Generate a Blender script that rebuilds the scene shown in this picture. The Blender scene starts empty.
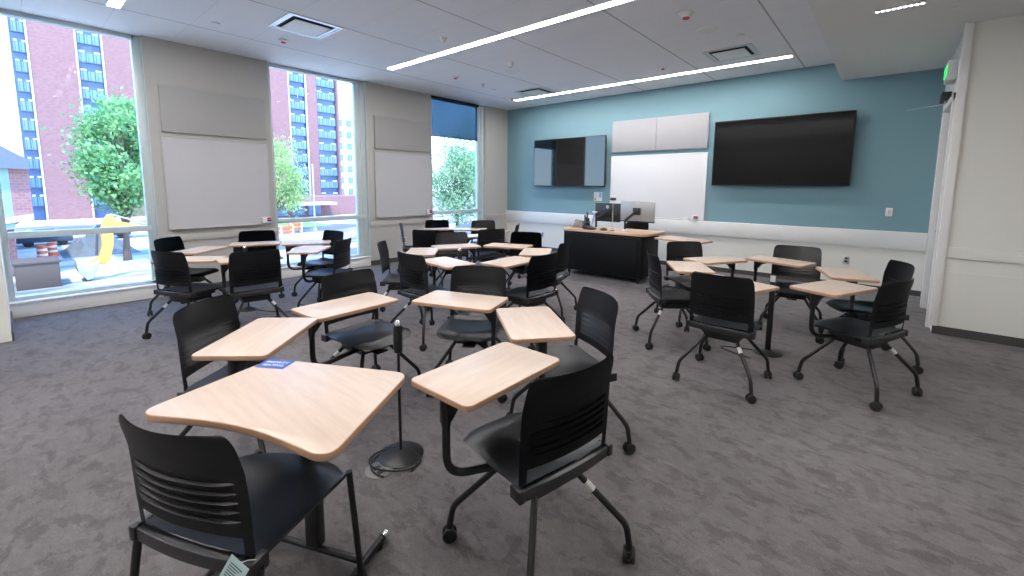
import bpy, bmesh, math, random
from mathutils import Vector, Matrix
random.seed(7)
R = math.radians
PI = math.pi
scene = bpy.context.scene
COL = scene.collection

# ------------------------------------------------------------------ materials
def new_mat(name):
    m = bpy.data.materials.new(name); m.use_nodes = True
    nt = m.node_tree; b = nt.nodes['Principled BSDF']
    return m, nt, b

def pmat(name, col, rough=.6, metal=0., spec=.5, noise=0., nscale=20., bump=0., bscale=200., coat=0.):
    m, nt, b = new_mat(name)
    b.inputs['Roughness'].default_value = rough
    b.inputs['Metallic'].default_value = metal
    b.inputs['Specular IOR Level'].default_value = spec
    b.inputs['Coat Weight'].default_value = coat
    tc = nt.nodes.new('ShaderNodeTexCoord')
    n = nt.nodes.new('ShaderNodeTexNoise'); n.inputs['Scale'].default_value = nscale; n.inputs['Detail'].default_value = 4
    nt.links.new(tc.outputs['Object'], n.inputs['Vector'])
    mx = nt.nodes.new('ShaderNodeMix'); mx.data_type = 'RGBA'
    c = list(col) + [1]
    mx.inputs[6].default_value = [max(0, x * (1 - noise)) for x in col] + [1]
    mx.inputs[7].default_value = [min(1, x * (1 + noise)) for x in col] + [1]
    nt.links.new(n.outputs['Fac'], mx.inputs[0]); nt.links.new(mx.outputs[2], b.inputs['Base Color'])
    if bump:
        n2 = nt.nodes.new('ShaderNodeTexNoise'); n2.inputs['Scale'].default_value = bscale; n2.inputs['Detail'].default_value = 2
        nt.links.new(tc.outputs['Object'], n2.inputs['Vector'])
        bp = nt.nodes.new('ShaderNodeBump'); bp.inputs['Strength'].default_value = bump; bp.inputs['Distance'].default_value = .002
        nt.links.new(n2.outputs['Fac'], bp.inputs['Height']); nt.links.new(bp.outputs['Normal'], b.inputs['Normal'])
    return m

def emat(name, col, strength):
    m = bpy.data.materials.new(name); m.use_nodes = True; nt = m.node_tree
    nt.nodes.clear()
    e = nt.nodes.new('ShaderNodeEmission'); e.inputs[0].default_value = list(col) + [1]; e.inputs[1].default_value = strength
    o = nt.nodes.new('ShaderNodeOutputMaterial'); nt.links.new(e.outputs[0], o.inputs[0])
    return m

def glass_mat(name, tint=(.93, .97, .97), refl=.06):
    m = bpy.data.materials.new(name); m.use_nodes = True; nt = m.node_tree; nt.nodes.clear()
    t = nt.nodes.new('ShaderNodeBsdfTransparent'); t.inputs[0].default_value = list(tint) + [1]
    g = nt.nodes.new('ShaderNodeBsdfGlossy'); g.inputs['Roughness'].default_value = .02
    mx = nt.nodes.new('ShaderNodeMixShader')
    lw = nt.nodes.new('ShaderNodeFresnel'); lw.inputs[0].default_value = 1.06
    nt.links.new(lw.outputs[0], mx.inputs[0])
    nt.links.new(t.outputs[0], mx.inputs[1]); nt.links.new(g.outputs[0], mx.inputs[2])
    o = nt.nodes.new('ShaderNodeOutputMaterial'); nt.links.new(mx.outputs[0], o.inputs[0])
    return m

def wood_mat(name, c1, c2, rough=.36, axis=0):
    m, nt, b = new_mat(name)
    b.inputs['Roughness'].default_value = rough
    tc = nt.nodes.new('ShaderNodeTexCoord'); mp = nt.nodes.new('ShaderNodeMapping')
    sc = [22, 22, 22]; sc[axis] = 2.2
    mp.inputs['Scale'].default_value = sc
    n = nt.nodes.new('ShaderNodeTexNoise'); n.inputs['Scale'].default_value = 2.; n.inputs['Detail'].default_value = 6; n.inputs['Roughness'].default_value = .6
    cr = nt.nodes.new('ShaderNodeValToRGB')
    cr.color_ramp.elements[0].position = .3; cr.color_ramp.elements[0].color = list(c1) + [1]
    cr.color_ramp.elements[1].position = .7; cr.color_ramp.elements[1].color = list(c2) + [1]
    nt.links.new(tc.outputs['Object'], mp.inputs[0]); nt.links.new(mp.outputs[0], n.inputs['Vector'])
    nt.links.new(n.outputs['Fac'], cr.inputs[0]); nt.links.new(cr.outputs[0], b.inputs['Base Color'])
    return m

def carpet_mat():
    m, nt, b = new_mat('carpet_pile')
    b.inputs['Roughness'].default_value = .95; b.inputs['Specular IOR Level'].default_value = .15
    b.inputs['Sheen Weight'].default_value = .12
    L = nt.links
    tc = nt.nodes.new('ShaderNodeTexCoord')
    def noise(scale, vec, detail=4, rough=.55, dist=0):
        mp = nt.nodes.new('ShaderNodeMapping'); mp.inputs['Scale'].default_value = vec
        n = nt.nodes.new('ShaderNodeTexNoise'); n.inputs['Scale'].default_value = scale; n.inputs['Detail'].default_value = detail
        n.inputs['Roughness'].default_value = rough; n.inputs['Distortion'].default_value = dist
        L.new(tc.outputs['Object'], mp.inputs[0]); L.new(mp.outputs[0], n.inputs['Vector'])
        return n.outputs['Fac']
    def ramp(f, p0, p1, a=0., c=1.):
        r = nt.nodes.new('ShaderNodeMapRange'); r.inputs[1].default_value = p0; r.inputs[2].default_value = p1
        r.inputs[3].default_value = a; r.inputs[4].default_value = c
        L.new(f, r.inputs[0]); return r.outputs[0]
    def mul(a, c):
        k = nt.nodes.new('ShaderNodeMath'); k.operation = 'MULTIPLY'; L.new(a, k.inputs[0])
        if isinstance(c, float): k.inputs[1].default_value = c
        else: L.new(c, k.inputs[1])
        return k.outputs[0]
    big = ramp(noise(.9, (1, 1.4, 1), 3), .3, .7, .90, 1.10)
    # dark ragged brush patches
    blot = ramp(noise(6.4, (1.0, 1.7, 1), 6, .64, .25), .53, .57, 1., .76)
    blot2 = ramp(noise(4.6, (1.4, 1.0, 1), 6, .64, .4), .55, .60, 1., .84)
    lite = ramp(noise(7.0, (1.0, 1.7, 1), 5, .65, .5), .57, .64, 1., 1.14)
    fine = ramp(noise(150., (1, 1, 1), 2), .3, .7, .86, 1.14)
    # 60 cm carpet tiles, each a touch lighter or darker
    vs = nt.nodes.new('ShaderNodeVectorMath'); vs.operation = 'SCALE'; vs.inputs[3].default_value = 1 / .61
    L.new(tc.outputs['Object'], vs.inputs[0])
    fl = nt.nodes.new('ShaderNodeVectorMath'); fl.operation = 'FLOOR'; L.new(vs.outputs[0], fl.inputs[0])
    wn = nt.nodes.new('ShaderNodeTexWhiteNoise'); L.new(fl.outputs[0], wn.inputs['Vector'])
    mid = ramp(noise(16.0, (1.0, 1.8, 1), 4, .6, .4), .35, .65, .91, 1.09)
    tile = ramp(wn.outputs['Value'], 0, 1, .95, 1.05)
    f = mul(mid, mul(mul(mul(mul(mul(big, blot), blot2), lite), fine), tile))
    v = nt.nodes.new('ShaderNodeVectorMath'); v.operation = 'SCALE'
    v.inputs[0].default_value = (.140, .129, .133)
    L.new(f, v.inputs[3]); L.new(v.outputs[0], b.inputs['Base Color'])
    bp = nt.nodes.new('ShaderNodeBump'); bp.inputs['Strength'].default_value = .5; bp.inputs['Distance'].default_value = .004
    L.new(noise(300., (1, 1, 1), 2), bp.inputs['Height']); L.new(bp.outputs['Normal'], b.inputs['Normal'])
    return m

def ceiling_mat():
    m, nt, b = new_mat('ceiling_panels')
    b.inputs['Roughness'].default_value = .9
    L = nt.links
    tc = nt.nodes.new('ShaderNodeTexCoord'); sp = nt.nodes.new('ShaderNodeSeparateXYZ'); L.new(tc.outputs['Object'], sp.inputs[0])
    def joint(out, off, period, half, dark):
        a = nt.nodes.new('ShaderNodeMath'); a.operation = 'SUBTRACT'; L.new(out, a.inputs[0]); a.inputs[1].default_value = off
        w = nt.nodes.new('ShaderNodeMath'); w.operation = 'PINGPONG'; L.new(a.outputs[0], w.inputs[0]); w.inputs[1].default_value = period / 2
        r = nt.nodes.new('ShaderNodeMapRange'); L.new(w.outputs[0], r.inputs[0])
        r.inputs[1].default_value = half * .7; r.inputs[2].default_value = half; r.inputs[3].default_value = dark; r.inputs[4].default_value = 1
        return r.outputs[0]
    j1 = joint(sp.outputs[0], .88, 1.262, .0105, .5)
    j2 = joint(sp.outputs[1], -6.45, .63, .004, .84)
    k = nt.nodes.new('ShaderNodeMath'); k.operation = 'MULTIPLY'; L.new(j1, k.inputs[0]); L.new(j2, k.inputs[1])
    v = nt.nodes.new('ShaderNodeVectorMath'); v.operation = 'SCALE'; v.inputs[0].default_value = (.80, .81, .83)
    L.new(k.outputs[0], v.inputs[3]); L.new(v.outputs[0], b.inputs['Base Color'])
    return m

def ground_mat():
    m, nt, b = new_mat('site_ground')
    b.inputs['Roughness'].default_value = .95
    L = nt.links
    tc = nt.nodes.new('ShaderNodeTexCoord')
    mp = nt.nodes.new('ShaderNodeMapping'); mp.inputs['Scale'].default_value = (.14, .05, 1)
    n = nt.nodes.new('ShaderNodeTexNoise'); n.inputs['Scale'].default_value = 1.3; n.inputs['Detail'].default_value = 7; n.inputs['Roughness'].default_value = .62
    L.new(tc.outputs['Object'], mp.inputs[0]); L.new(mp.outputs[0], n.inputs['Vector'])
    cr = nt.nodes.new('ShaderNodeValToRGB'); e = cr.color_ramp.elements
    e[0].position = .40; e[0].color = (.12, .115, .11, 1)
    e[1].position = .56; e[1].color = (.62, .55, .47, 1)  # pale concrete, contrast raised to paint in spots of sun
    x = e.new(.47); x.color = (.27, .25, .23, 1)
    L.new(n.outputs['Fac'], cr.inputs[0]); L.new(cr.outputs[0], b.inputs['Base Color'])
    return m

def brick_mat():
    m, nt, b = new_mat('red_brick')
    b.inputs['Roughness'].default_value = .9
    L = nt.links
    tc = nt.nodes.new('ShaderNodeTexCoord'); mp = nt.nodes.new('ShaderNodeMapping')
    mp.inputs['Rotation'].default_value = (R(90), 0, R(90))
    cx = nt.nodes.new('ShaderNodeCombineXYZ'); sp = nt.nodes.new('ShaderNodeSeparateXYZ'); L.new(tc.outputs['Object'], sp.inputs[0])
    ad = nt.nodes.new('ShaderNodeMath'); ad.operation = 'ADD'; L.new(sp.outputs[0], ad.inputs[0]); L.new(sp.outputs[1], ad.inputs[1])
    L.new(ad.outputs[0], cx.inputs[0]); L.new(sp.outputs[2], cx.inputs[1])
    bt = nt.nodes.new('ShaderNodeTexBrick'); bt.inputs['Scale'].default_value = 1.6
    bt.inputs['Color1'].default_value = (.33, .155, .155, 1); bt.inputs['Color2'].default_value = (.27, .12, .12, 1); bt.inputs['Mortar'].default_value = (.36, .27, .25, 1)
    bt.inputs['Mortar Size'].default_value = .012
    L.new(cx.outputs[0], bt.inputs['Vector'])
    L.new(bt.outputs['Color'], b.inputs['Base Color'])
    return m

def leaf_mat(name, c1, c2):
    m, nt, b = new_mat(name)
    b.inputs['Roughness'].default_value = .6
    L = nt.links
    oi = nt.nodes.new('ShaderNodeTexCoord')
    n = nt.nodes.new('ShaderNodeTexNoise'); n.inputs['Scale'].default_value = 1.7; n.inputs['Detail'].default_value = 3
    L.new(oi.outputs['Object'], n.inputs['Vector'])
    cr = nt.nodes.new('ShaderNodeValToRGB'); cr.color_ramp.elements[0].position = .35; cr.color_ramp.elements[1].position = .65
    cr.color_ramp.elements[0].color = list(c1) + [1]; cr.color_ramp.elements[1].color = list(c2) + [1]
    L.new(n.outputs['Fac'], cr.inputs[0]); L.new(cr.outputs[0], b.inputs['Base Color'])
    tr = nt.nodes.new('ShaderNodeBsdfTranslucent'); L.new(cr.outputs[0], tr.inputs[0])
    mx = nt.nodes.new('ShaderNodeMixShader'); mx.inputs[0].default_value = .35
    out = nt.nodes['Material Output']
    L.new(b.outputs[0], mx.inputs[1]); L.new(tr.outputs[0], mx.inputs[2]); L.new(mx.outputs[0], out.inputs[0])
    return m

M = dict(
    carpet=carpet_mat(), ceil=ceiling_mat(), ground=ground_mat(), brick=brick_mat(),
    soffit=pmat('soffit_paint', (.76, .77, .76), .85, noise=.01),
    teal=pmat('teal_paint', (.185, .325, .378), .75, noise=.02, nscale=3, bump=.1),
    beige=pmat('beige_paint', (.42, .412, .395), .8, noise=.02, nscale=3, bump=.1),
    white_paint=pmat('white_wall_paint', (.74, .74, .70), .75, noise=.02, nscale=3, bump=.1),
    rail=pmat('white_trim_paint', (.80, .80, .80), .5, noise=.01),
    base=pmat('dark_baseboard', (.06, .058, .058), .6, noise=.05),
    frame=pmat('window_aluminium', (.52, .59, .60), .4, metal=.1, noise=.02),
    glass=glass_mat('window_glass'),
    wb=pmat('whiteboard_surface', (.74, .74, .77), .22, noise=.01),
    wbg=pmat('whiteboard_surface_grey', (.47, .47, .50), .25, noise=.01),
    acoustic=pmat('grey_acoustic_fabric', (.37, .37, .39), .95, noise=.06, nscale=150, bump=.4, bscale=400),
    acoustic2=pmat('taupe_acoustic_fabric', (.35, .345, .34), .95, noise=.06, nscale=150, bump=.4, bscale=400),
    alu=pmat('brushed_aluminium', (.62, .62, .62), .35, metal=.8, noise=.03),
    tv=pmat('tv_glass', (.006, .006, .007), .10, spec=.13, noise=.02),
    tvl=pmat('glossy_tv_glass', (.006, .006, .007), .04, spec=.8, noise=.02),
    tvb=pmat('tv_bezel', (.012, .012, .013), .4),
    plast=pmat('black_plastic', (.016, .0165, .019), .38, spec=.6, noise=.05),
    seatp=pmat('black_seat_plastic', (.024, .027, .033), .36, spec=.8, noise=.05),
    metalb=pmat('black_powder_coat', (.010, .010, .011), .38, metal=0., spec=.5, noise=.05),
    chrome=pmat('chrome', (.7, .7, .72), .2, metal=1., noise=.02),
    rubber=pmat('caster_rubber', (.012, .012, .012), .6),
    deskwood=wood_mat('maple_laminate', (.535, .42, .345), (.62, .505, .42)),
    deskedge=pmat('maple_edge_band', (.47, .29, .185), .45, noise=.08),
    podwood=wood_mat('podium_maple', (.55, .36, .235), (.63, .43, .29)),
    podblack=pmat('podium_black_metal', (.004, .0045, .006), .6, spec=.2, noise=.05),
    silver=pmat('monitor_silver', (.44, .43, .43), .38, metal=.5, noise=.02),
    dark=pmat('dark_slot', (.015, .015, .016), .8),
    paper=pmat('paper', (.82, .82, .80), .8, noise=.01),
    yellow=pmat('yellow_print', (.75, .5, .12), .8), blue=pmat('blue_sticker', (.03, .10, .42), .5, noise=.02),
    lblue=pmat('pale_blue_print', (.30, .48, .72), .7), red=pmat('red_marker', (.55, .03, .04), .5), bluem=pmat('blue_marker', (.03, .06, .4), .5),
    tag=pmat('pale_tag_card', (.50, .66, .68), .7, noise=.02),
    tagtxt=pmat('tag_ink', (.05, .07, .09), .7), whitetxt=pmat('white_ink', (.85, .87, .9), .6),
    light=emat('led_diffuser', (1., .955, .92), 62.), lightd=emat('led_dots', (1., .95, 1.), 10.),
    exitg=emat('exit_green', (.02, 1., .12), 2.2), white_plastic=pmat('white_plastic', (.78, .78, .77), .45, noise=.01),
    exitb=pmat('exit_face', (.75, .8, .75), .5),
    door=pmat('door_grey_laminate', (.46, .43, .41), .5, noise=.04),
    excy=pmat('excavator_yellow', (.80, .40, .07), .5, noise=.1, nscale=3), excd=pmat('excavator_dark', (.06, .06, .065), .5),
    bucket=pmat('worn_bucket_steel', (.42, .40, .30), .6, noise=.25, nscale=2),
    bark=pmat('tree_bark', (.16, .11, .08), .9, noise=.3),
    leaf1=leaf_mat('green_leaves', (.14, .34, .14), (.34, .56, .22)),
    leaf2=leaf_mat('pale_green_leaves', (.30, .46, .16), (.50, .62, .26)),
    leaf3=leaf_mat('blue_green_leaves', (.18, .33, .20), (.36, .50, .26)),
    towerw=pmat('tower_window_blue', (.05, .09, .20), .25, spec=.8, noise=.3, nscale=.6),
    towerp=pmat('tower_pane', (.12, .22, .45), .12, spec=.9, noise=.35, nscale=.5),
    towerb=pmat('tower_blind', (.75, .8, .85), .7), towertrim=pmat('tower_pale_trim', (.60, .62, .68), .7),
    palewall=pmat('pale_concrete', (.80, .72, .66), .8, noise=.05), greywall=pmat('grey_metal_roof', (.13, .14, .17), .5, noise=.1),
    curtain=pmat('curtain_wall_glass', (.26, .38, .38), .15, noise=.2, nscale=.8),
    orange=pmat('orange_barrier', (.85, .16, .05), .6), conc=pmat('concrete', (.62, .58, .54), .9, noise=.15, nscale=.8),
    car=pmat('dark_car_paint', (.05, .07, .10), .25), card=pmat('brown_crate', (.10, .065, .05), .7), grass=pmat('grass', (.16, .30, .08), .95, noise=.4, nscale=2),
    soil=pmat('brown_soil', (.28, .21, .17), .95, noise=.3, nscale=1.5), grit=pmat('grey_rubble', (.13, .14, .15), .9, noise=.3, nscale=2),
)
def shade_mat():
    m = bpy.data.materials.new('solar_screen_fabric'); m.use_nodes = True; nt = m.node_tree; nt.nodes.clear()
    t = nt.nodes.new('ShaderNodeBsdfTransparent'); t.inputs[0].default_value = (.21, .28, .34, 1)
    d = nt.nodes.new('ShaderNodeBsdfDiffuse'); d.inputs[0].default_value = (.05, .08, .12, 1)
    w = nt.nodes.new('ShaderNodeTexWave'); w.inputs['Scale'].default_value = 60
    a = nt.nodes.new('ShaderNodeMixShader'); a.inputs[0].default_value = .22
    nt.links.new(t.outputs[0], a.inputs[1]); nt.links.new(d.outputs[0], a.inputs[2])
    o = nt.nodes.new('ShaderNodeOutputMaterial'); nt.links.new(a.outputs[0], o.inputs[0])
    return m
M['shade'] = shade_mat()

# ------------------------------------------------------------------ mesh helpers
def fillet(pts, r=.05, n=6):
    pts = [Vector(p) for p in pts]; out = [pts[0]]
    for i in range(1, len(pts) - 1):
        a, b, c = pts[i - 1], pts[i], pts[i + 1]
        d1 = (a - b); d2 = (c - b); rr = min(r, d1.length * .48, d2.length * .48)
        p1 = b + d1.normalized() * rr; p2 = b + d2.normalized() * rr
        for k in range(n + 1):
            t = k / n; out.append(p1 * (1 - t) ** 2 + b * 2 * t * (1 - t) + p2 * t * t)
    out.append(pts[-1]); return out

class MB:
    def __init__(s): s.bm = bmesh.new(); s.mats = []; s.mi = 0
    def mat(s, m):
        if m not in s.mats: s.mats.append(m)
        s.mi = s.mats.index(m); return s
    def _f(s, vs):
        try:
            f = s.bm.faces.new(vs); f.material_index = s.mi; return f
        except ValueError: return None
    def box(s, a, b, M4=None):
        x0, x1 = sorted((a[0], b[0])); y0, y1 = sorted((a[1], b[1])); z0, z1 = sorted((a[2], b[2]))
        c = [Vector(p) for p in ((x0,y0,z0),(x1,y0,z0),(x1,y1,z0),(x0,y1,z0),(x0,y0,z1),(x1,y0,z1),(x1,y1,z1),(x0,y1,z1))]
        if M4 is not None: c = [M4 @ p for p in c]
        v = [s.bm.verts.new(p) for p in c]
        for q in ((0,3,2,1),(4,5,6,7),(0,1,5,4),(1,2,6,5),(2,3,7,6),(3,0,4,7)): s._f([v[i] for i in q])
        return s
    def prism(s, pts, z0, z1, M4=None, side=None):
        lo = [Vector((p[0], p[1], z0)) for p in pts]; hi = [Vector((p[0], p[1], z1)) for p in pts]
        if M4 is not None: lo = [M4 @ p for p in lo]; hi = [M4 @ p for p in hi]
        a = [s.bm.verts.new(p) for p in lo]; b = [s.bm.verts.new(p) for p in hi]
        s._f(a[::-1]); s._f(b)
        keep = s.mi
        if side is not None: s.mat(side)
        n = len(pts)
        for i in range(n): s._f([a[i], a[(i + 1) % n], b[(i + 1) % n], b[i]])
        s.mi = keep
        return s
    def tube(s, pts, r, n=10, cap=True):
        pts = [Vector(p) for p in pts]; rs = r if isinstance(r, (list, tuple)) else [r] * len(pts)
        rings = []; up = None
        for i, p in enumerate(pts):
            t = (pts[min(i + 1, len(pts) - 1)] - pts[max(i - 1, 0)]).normalized()
            if up is None:
                up = Vector((0, 0, 1)) if abs(t.z) < .9 else Vector((1, 0, 0))
            x = t.cross(up)
            if x.length < 1e-4: x = t.orthogonal()
            x.normalize(); up = x.cross(t).normalized()
            rings.append([s.bm.verts.new(p + (x * math.cos(2 * PI * k / n) + up * math.sin(2 * PI * k / n)) * rs[i]) for k in range(n)])
        for a, b in zip(rings, rings[1:]):
            for k in range(n): s._f([a[k], a[(k + 1) % n], b[(k + 1) % n], b[k]])
        if cap: s._f(rings[0][::-1]); s._f(rings[-1])
        return s
    def lathe(s, prof, c=(0, 0, 0), n=24, M4=None):
        rings = []
        for (r, z) in prof:
            ring = []
            for k in range(n):
                p = Vector((max(r, 1e-4) * math.cos(2 * PI * k / n), max(r, 1e-4) * math.sin(2 * PI * k / n), z))
                if M4 is not None: p = M4 @ p
                ring.append(s.bm.verts.new(p + Vector(c)))
            rings.append(ring)
        for a, b in zip(rings, rings[1:]):
            for k in range(n): s._f([a[k], a[(k + 1) % n], b[(k + 1) % n], b[k]])
        s._f(rings[0][::-1]); s._f(rings[-1]); return s
    def grid(s, P, thick=0.012, keep=lambda i, j: True):
        """P[i][j] points; keep(i,j) cells; solidified"""
        V = [[s.bm.verts.new(p) for p in row] for row in P]; fs = []
        for i in range(len(P) - 1):
            for j in range(len(P[0]) - 1):
                if keep(i, j):
                    f = s._f([V[i][j], V[i][j + 1], V[i + 1][j + 1], V[i + 1][j]])
                    if f: fs.append(f)
        for row in V:
            for v in row:
                if not v.link_faces: s.bm.verts.remove(v)
        geom = set(fs)
        for f in fs: geom.update(f.verts); geom.update(f.edges)
        bmesh.ops.solidify(s.bm, geom=list(geom), thickness=thick)
        return s
    def build(s, name, mat=None, parent=None, bevel=0., smooth=True, angle=38, loc=None, rot=None):
        bm = s.bm
        bmesh.ops.recalc_face_normals(bm, faces=bm.faces)
        if bevel:
            es = [e for e in bm.edges if len(e.link_faces) == 2 and e.calc_face_angle(0) > R(50)]
            bmesh.ops.bevel(bm, geom=es, offset=bevel, segments=2, profile=.5, affect='EDGES')
        me = bpy.data.meshes.new(name); bm.to_mesh(me); bm.free()
        for m in (s.mats if s.mats else [mat]): me.materials.append(m)
        if smooth:
            for p in me.polygons: p.use_smooth = True
            me.set_sharp_from_angle(angle=R(angle))
        o = bpy.data.objects.new(name, me); COL.objects.link(o)
        if parent is not None: o.parent = parent
        if loc is not None: o.location = loc
        if rot is not None: o.rotation_euler = rot
        return o

def empty(name, loc=(0, 0, 0), rz=0.):
    o = bpy.data.objects.new(name, None); o.empty_display_size = .1; COL.objects.link(o)
    o.location = loc; o.rotation_euler = (0, 0, rz); return o
def tag(o, label, cat, group=None, kind=None):
    o['label'] = label; o['category'] = cat
    if group: o['group'] = group
    if kind: o['kind'] = kind
    return o
def struct(o, label=None):
    o['kind'] = 'structure'
    if label: o['label'] = label
    return o
def copy_tree(o, parent=None):
    c = o.copy(); COL.objects.link(c)
    if parent is not None: c.parent = parent
    for ch in list(o.children): copy_tree(ch, c)
    return c
def text_mesh(name, txt, size, mat, parent, M4, extrude=.0006, align='CENTER'):
    cu = bpy.data.curves.new(name, 'FONT'); cu.body = txt; cu.size = size; cu.extrude = extrude; cu.align_x = align; cu.align_y = 'CENTER'
    t = bpy.data.objects.new(name + '_src', cu); COL.objects.link(t)
    bpy.context.view_layer.update()
    me = bpy.data.meshes.new_from_object(t.evaluated_get(bpy.context.evaluated_depsgraph_get()))
    bpy.data.objects.remove(t); bpy.data.curves.remove(cu)
    me.materials.clear(); me.materials.append(mat); me.name = name
    o = bpy.data.objects.new(name, me); COL.objects.link(o)
    if parent is not None: o.parent = parent
    o.matrix_local = M4
    return o
def rrect(w, d, r, n=5, cx=0, cy=0):
    out = []
    for sx, sy, a0 in ((1, 1, 0), (-1, 1, 90), (-1, -1, 180), (1, -1, 270)):
        for k in range(n + 1):
            a = R(a0 + 90 * k / n); out.append((cx + sx * (w / 2 - r) + r * math.cos(a), cy + sy * (d / 2 - r) + r * math.sin(a)))
    return out
def rpoly(pts, r, n=5):
    """round the corners of a polygon"""
    out = []; N = len(pts); P = [Vector((p[0], p[1], 0)) for p in pts]
    for i in range(N):
        a, b, c = P[i - 1], P[i], P[(i + 1) % N]
        d1 = a - b; d2 = c - b; rr = min(r, d1.length * .45, d2.length * .45)
        p1 = b + d1.normalized() * rr; p2 = b + d2.normalized() * rr
        for k in range(n + 1):
            t = k / n; q = p1 * (1 - t) ** 2 + b * 2 * t * (1 - t) + p2 * t * t; out.append((q.x, q.y))
    return out

# ------------------------------------------------------------------ dimensions
ZC, ZS = 3.24, 2.985        # panel ceiling, soffit
XR, XE = 7.47, 10.2         # teal wall ends; far right side of room
YF, YR = -1.97, -8.05       # projecting wall on the right; wall beside the first window
YB = -10.0                  # wall behind the photographer
XS = 6.39                   # soffit edge
WT = .16                    # window wall thickness
WIN = [(-8.05, -6.74), (-5.32, -3.74), (-2.305, -.755)]

# ------------------------------------------------------------------ room shell
struct(MB().box((-.16, YB - .2, -.12), (XE + .2, .2, 0)).build('floor', M['carpet'], smooth=False), 'mottled grey carpet tile floor')
struct(MB().box((-.2, YB - .2, ZC), (XE + .2, .2, ZC + .25)).build('ceiling', M['ceil'], smooth=False), 'white acoustic panel ceiling')
struct(MB().box((XS, YB, ZS), (XE, 0, ZC)).build('ceiling', M['soffit'], smooth=False), 'lower smooth white ceiling on the right')
# window wall
w = MB()
for a, b in ((-6.74, -5.32), (-3.74, -2.305), (-.755, .16), (YB, -8.05)):
    w.box((-WT, a, 0), (0, b, ZC))
struct(w.build('wall_left', M['beige'], smooth=False), 'beige piers between the tall windows')
w = MB()
w.box((-.16, 0, 0), (XR + .2, .16, ZC))
struct(w.build('wall_back', M['teal'], smooth=False), 'teal painted wall carrying the screens')
w = MB()
# right wall with doorway, then wall facing the room
DY0, DY1, DZ = -.77, -1.70, 2.34
w.box((XR, DY0, 0), (XR + .14, 0, ZC)).box((XR, YF, 0), (XR + .14, DY1, ZC)).box((XR, DY1, DZ), (XR + .14, DY0, ZC))
struct(w.build('wall_right', M['white_paint'], smooth=False), 'white return wall with the door')
w = MB().box((XR + .14, YF, 0), (XE, YF + .12, ZC)).box((XE, YB, 0), (XE + .12, YF + .12, ZC))
struct(w.build('wall_front_right', M['white_paint'], smooth=False), 'white wall at the right edge')
w = MB().box((-.16, YB - .12, 0), (XE + .12, YB, ZC))
struct(w.build('wall_rear', M['white_paint'], smooth=False))
w = MB().box((0, YR - .12, 0), (1.0, YR, ZC))
struct(w.build('wall_return', M['white_paint'], smooth=False), 'short white wall at the left edge beside the first window')

# teal wall: light wainscot, thick white rail, dark base
struct(MB().box((0, -.012, .07), (XR, 0, .62)).build('trim_1', M['white_paint'], smooth=False), 'pale wainscot below the white rail')
struct(MB().box((-.0, -.045, .62), (XR, 0, .862)).build('trim_2', M['rail'], bevel=.004), 'wide white rail along the teal wall')
struct(MB().box((0, -.016, 0), (XR, 0, .075)).build('baseboard_back', M['base'], smooth=False))
# window wall trims
for i, (a, b) in enumerate(((-6.74, -5.32), (-3.74, -2.305), (-.755, 0))):
    struct(MB().box((0, a, .705), (.022, b, .79)).build('trim_%d' % (3 + i), M['beige'], bevel=.003), 'narrow rail on the beige wall')
    struct(MB().box((0, a, 0), (.014, b, .085)).build('baseboard_left', M['base'], smooth=False))
# right wall trims
struct(MB().box((XR - .012, YF - .022, .775), (XE, YF, .885)).build('trim_6', M['white_paint'], bevel=.003), 'rail on the white right wall')
struct(MB().box((XR - .004, YF - .008, .085), (XE, YF, .64)).build('trim_7', M['white_paint'], smooth=False))
struct(MB().box((XR - .03, YF - .035, .085), (XR + .035, YF + .03, ZS)).build('trim_8', M['rail'], bevel=.006), 'corner guard on the white wall')
struct(MB().box((XR + .0, YF - .012, 0), (XE, YF, .085)).build('baseboard_right', M['base'], smooth=False))
struct(MB().box((0, YR, 0), (1.0, YR + .012, .085)).build('baseboard_return', M['base'], smooth=False))

# door in the return wall
dr = struct(empty('door_1', (XR, DY0, 0)), 'grey door in the white return wall')
f = MB()
f.box((XR - .035, DY0 + .10, 0), (XR + .10, DY0 - .01, DZ + .06)).box((XR - .035, DY1 - .06, 0), (XR + .10, DY1 + .01, DZ + .06)).box((XR - .035, DY1 - .06, DZ - .01), (XR + .10, DY0 + .10, DZ + .06))
o = f.build('door_frame', M['rail'], bevel=.004); o.parent = dr; o.matrix_parent_inverse = Matrix.Translation((-XR, -DY0, 0))
o = MB().box((XR + .03, DY0 - .015, .01), (XR + .075, DY1 + .015, DZ - .015)).build('door_leaf', M['door'], bevel=.003); o.parent = dr; o.matrix_parent_inverse = Matrix.Translation((-XR, -DY0, 0))
h = MB().lathe([(.026, 0), (.026, .012), (.01, .014), (.01, .05)], M4=Matrix.Translation((XR + .03, DY1 + .09, 1.0)) @ Matrix.Rotation(R(-90), 4, 'Y'))
h.tube([(XR - .02, DY1 + .09, 1.0), (XR - .02, DY1 + .21, 1.0)], .009)
o = h.build('door_handle', M['chrome']); o.parent = dr; o.matrix_parent_inverse = Matrix.Translation((-XR, -DY0, 0))
# closer
dc = tag(empty('door_closer', (XR - .012, -1.16, 2.452)), 'black door closer with thin silver arm above the door beside the exit sign', 'door closer')
MB().box((-.075, -.06, -.045), (0, .20, .045)).build('closer_body', M['metalb'], dc, bevel=.006)
MB().tube([(-.04, .02, -.045), (-.04, .02, -.075), (-.06, .02, -.08), (-.36, .10, -.10)], [.007, .007, .005, .002], 8).build('closer_arm', M['alu'], dc)
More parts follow.
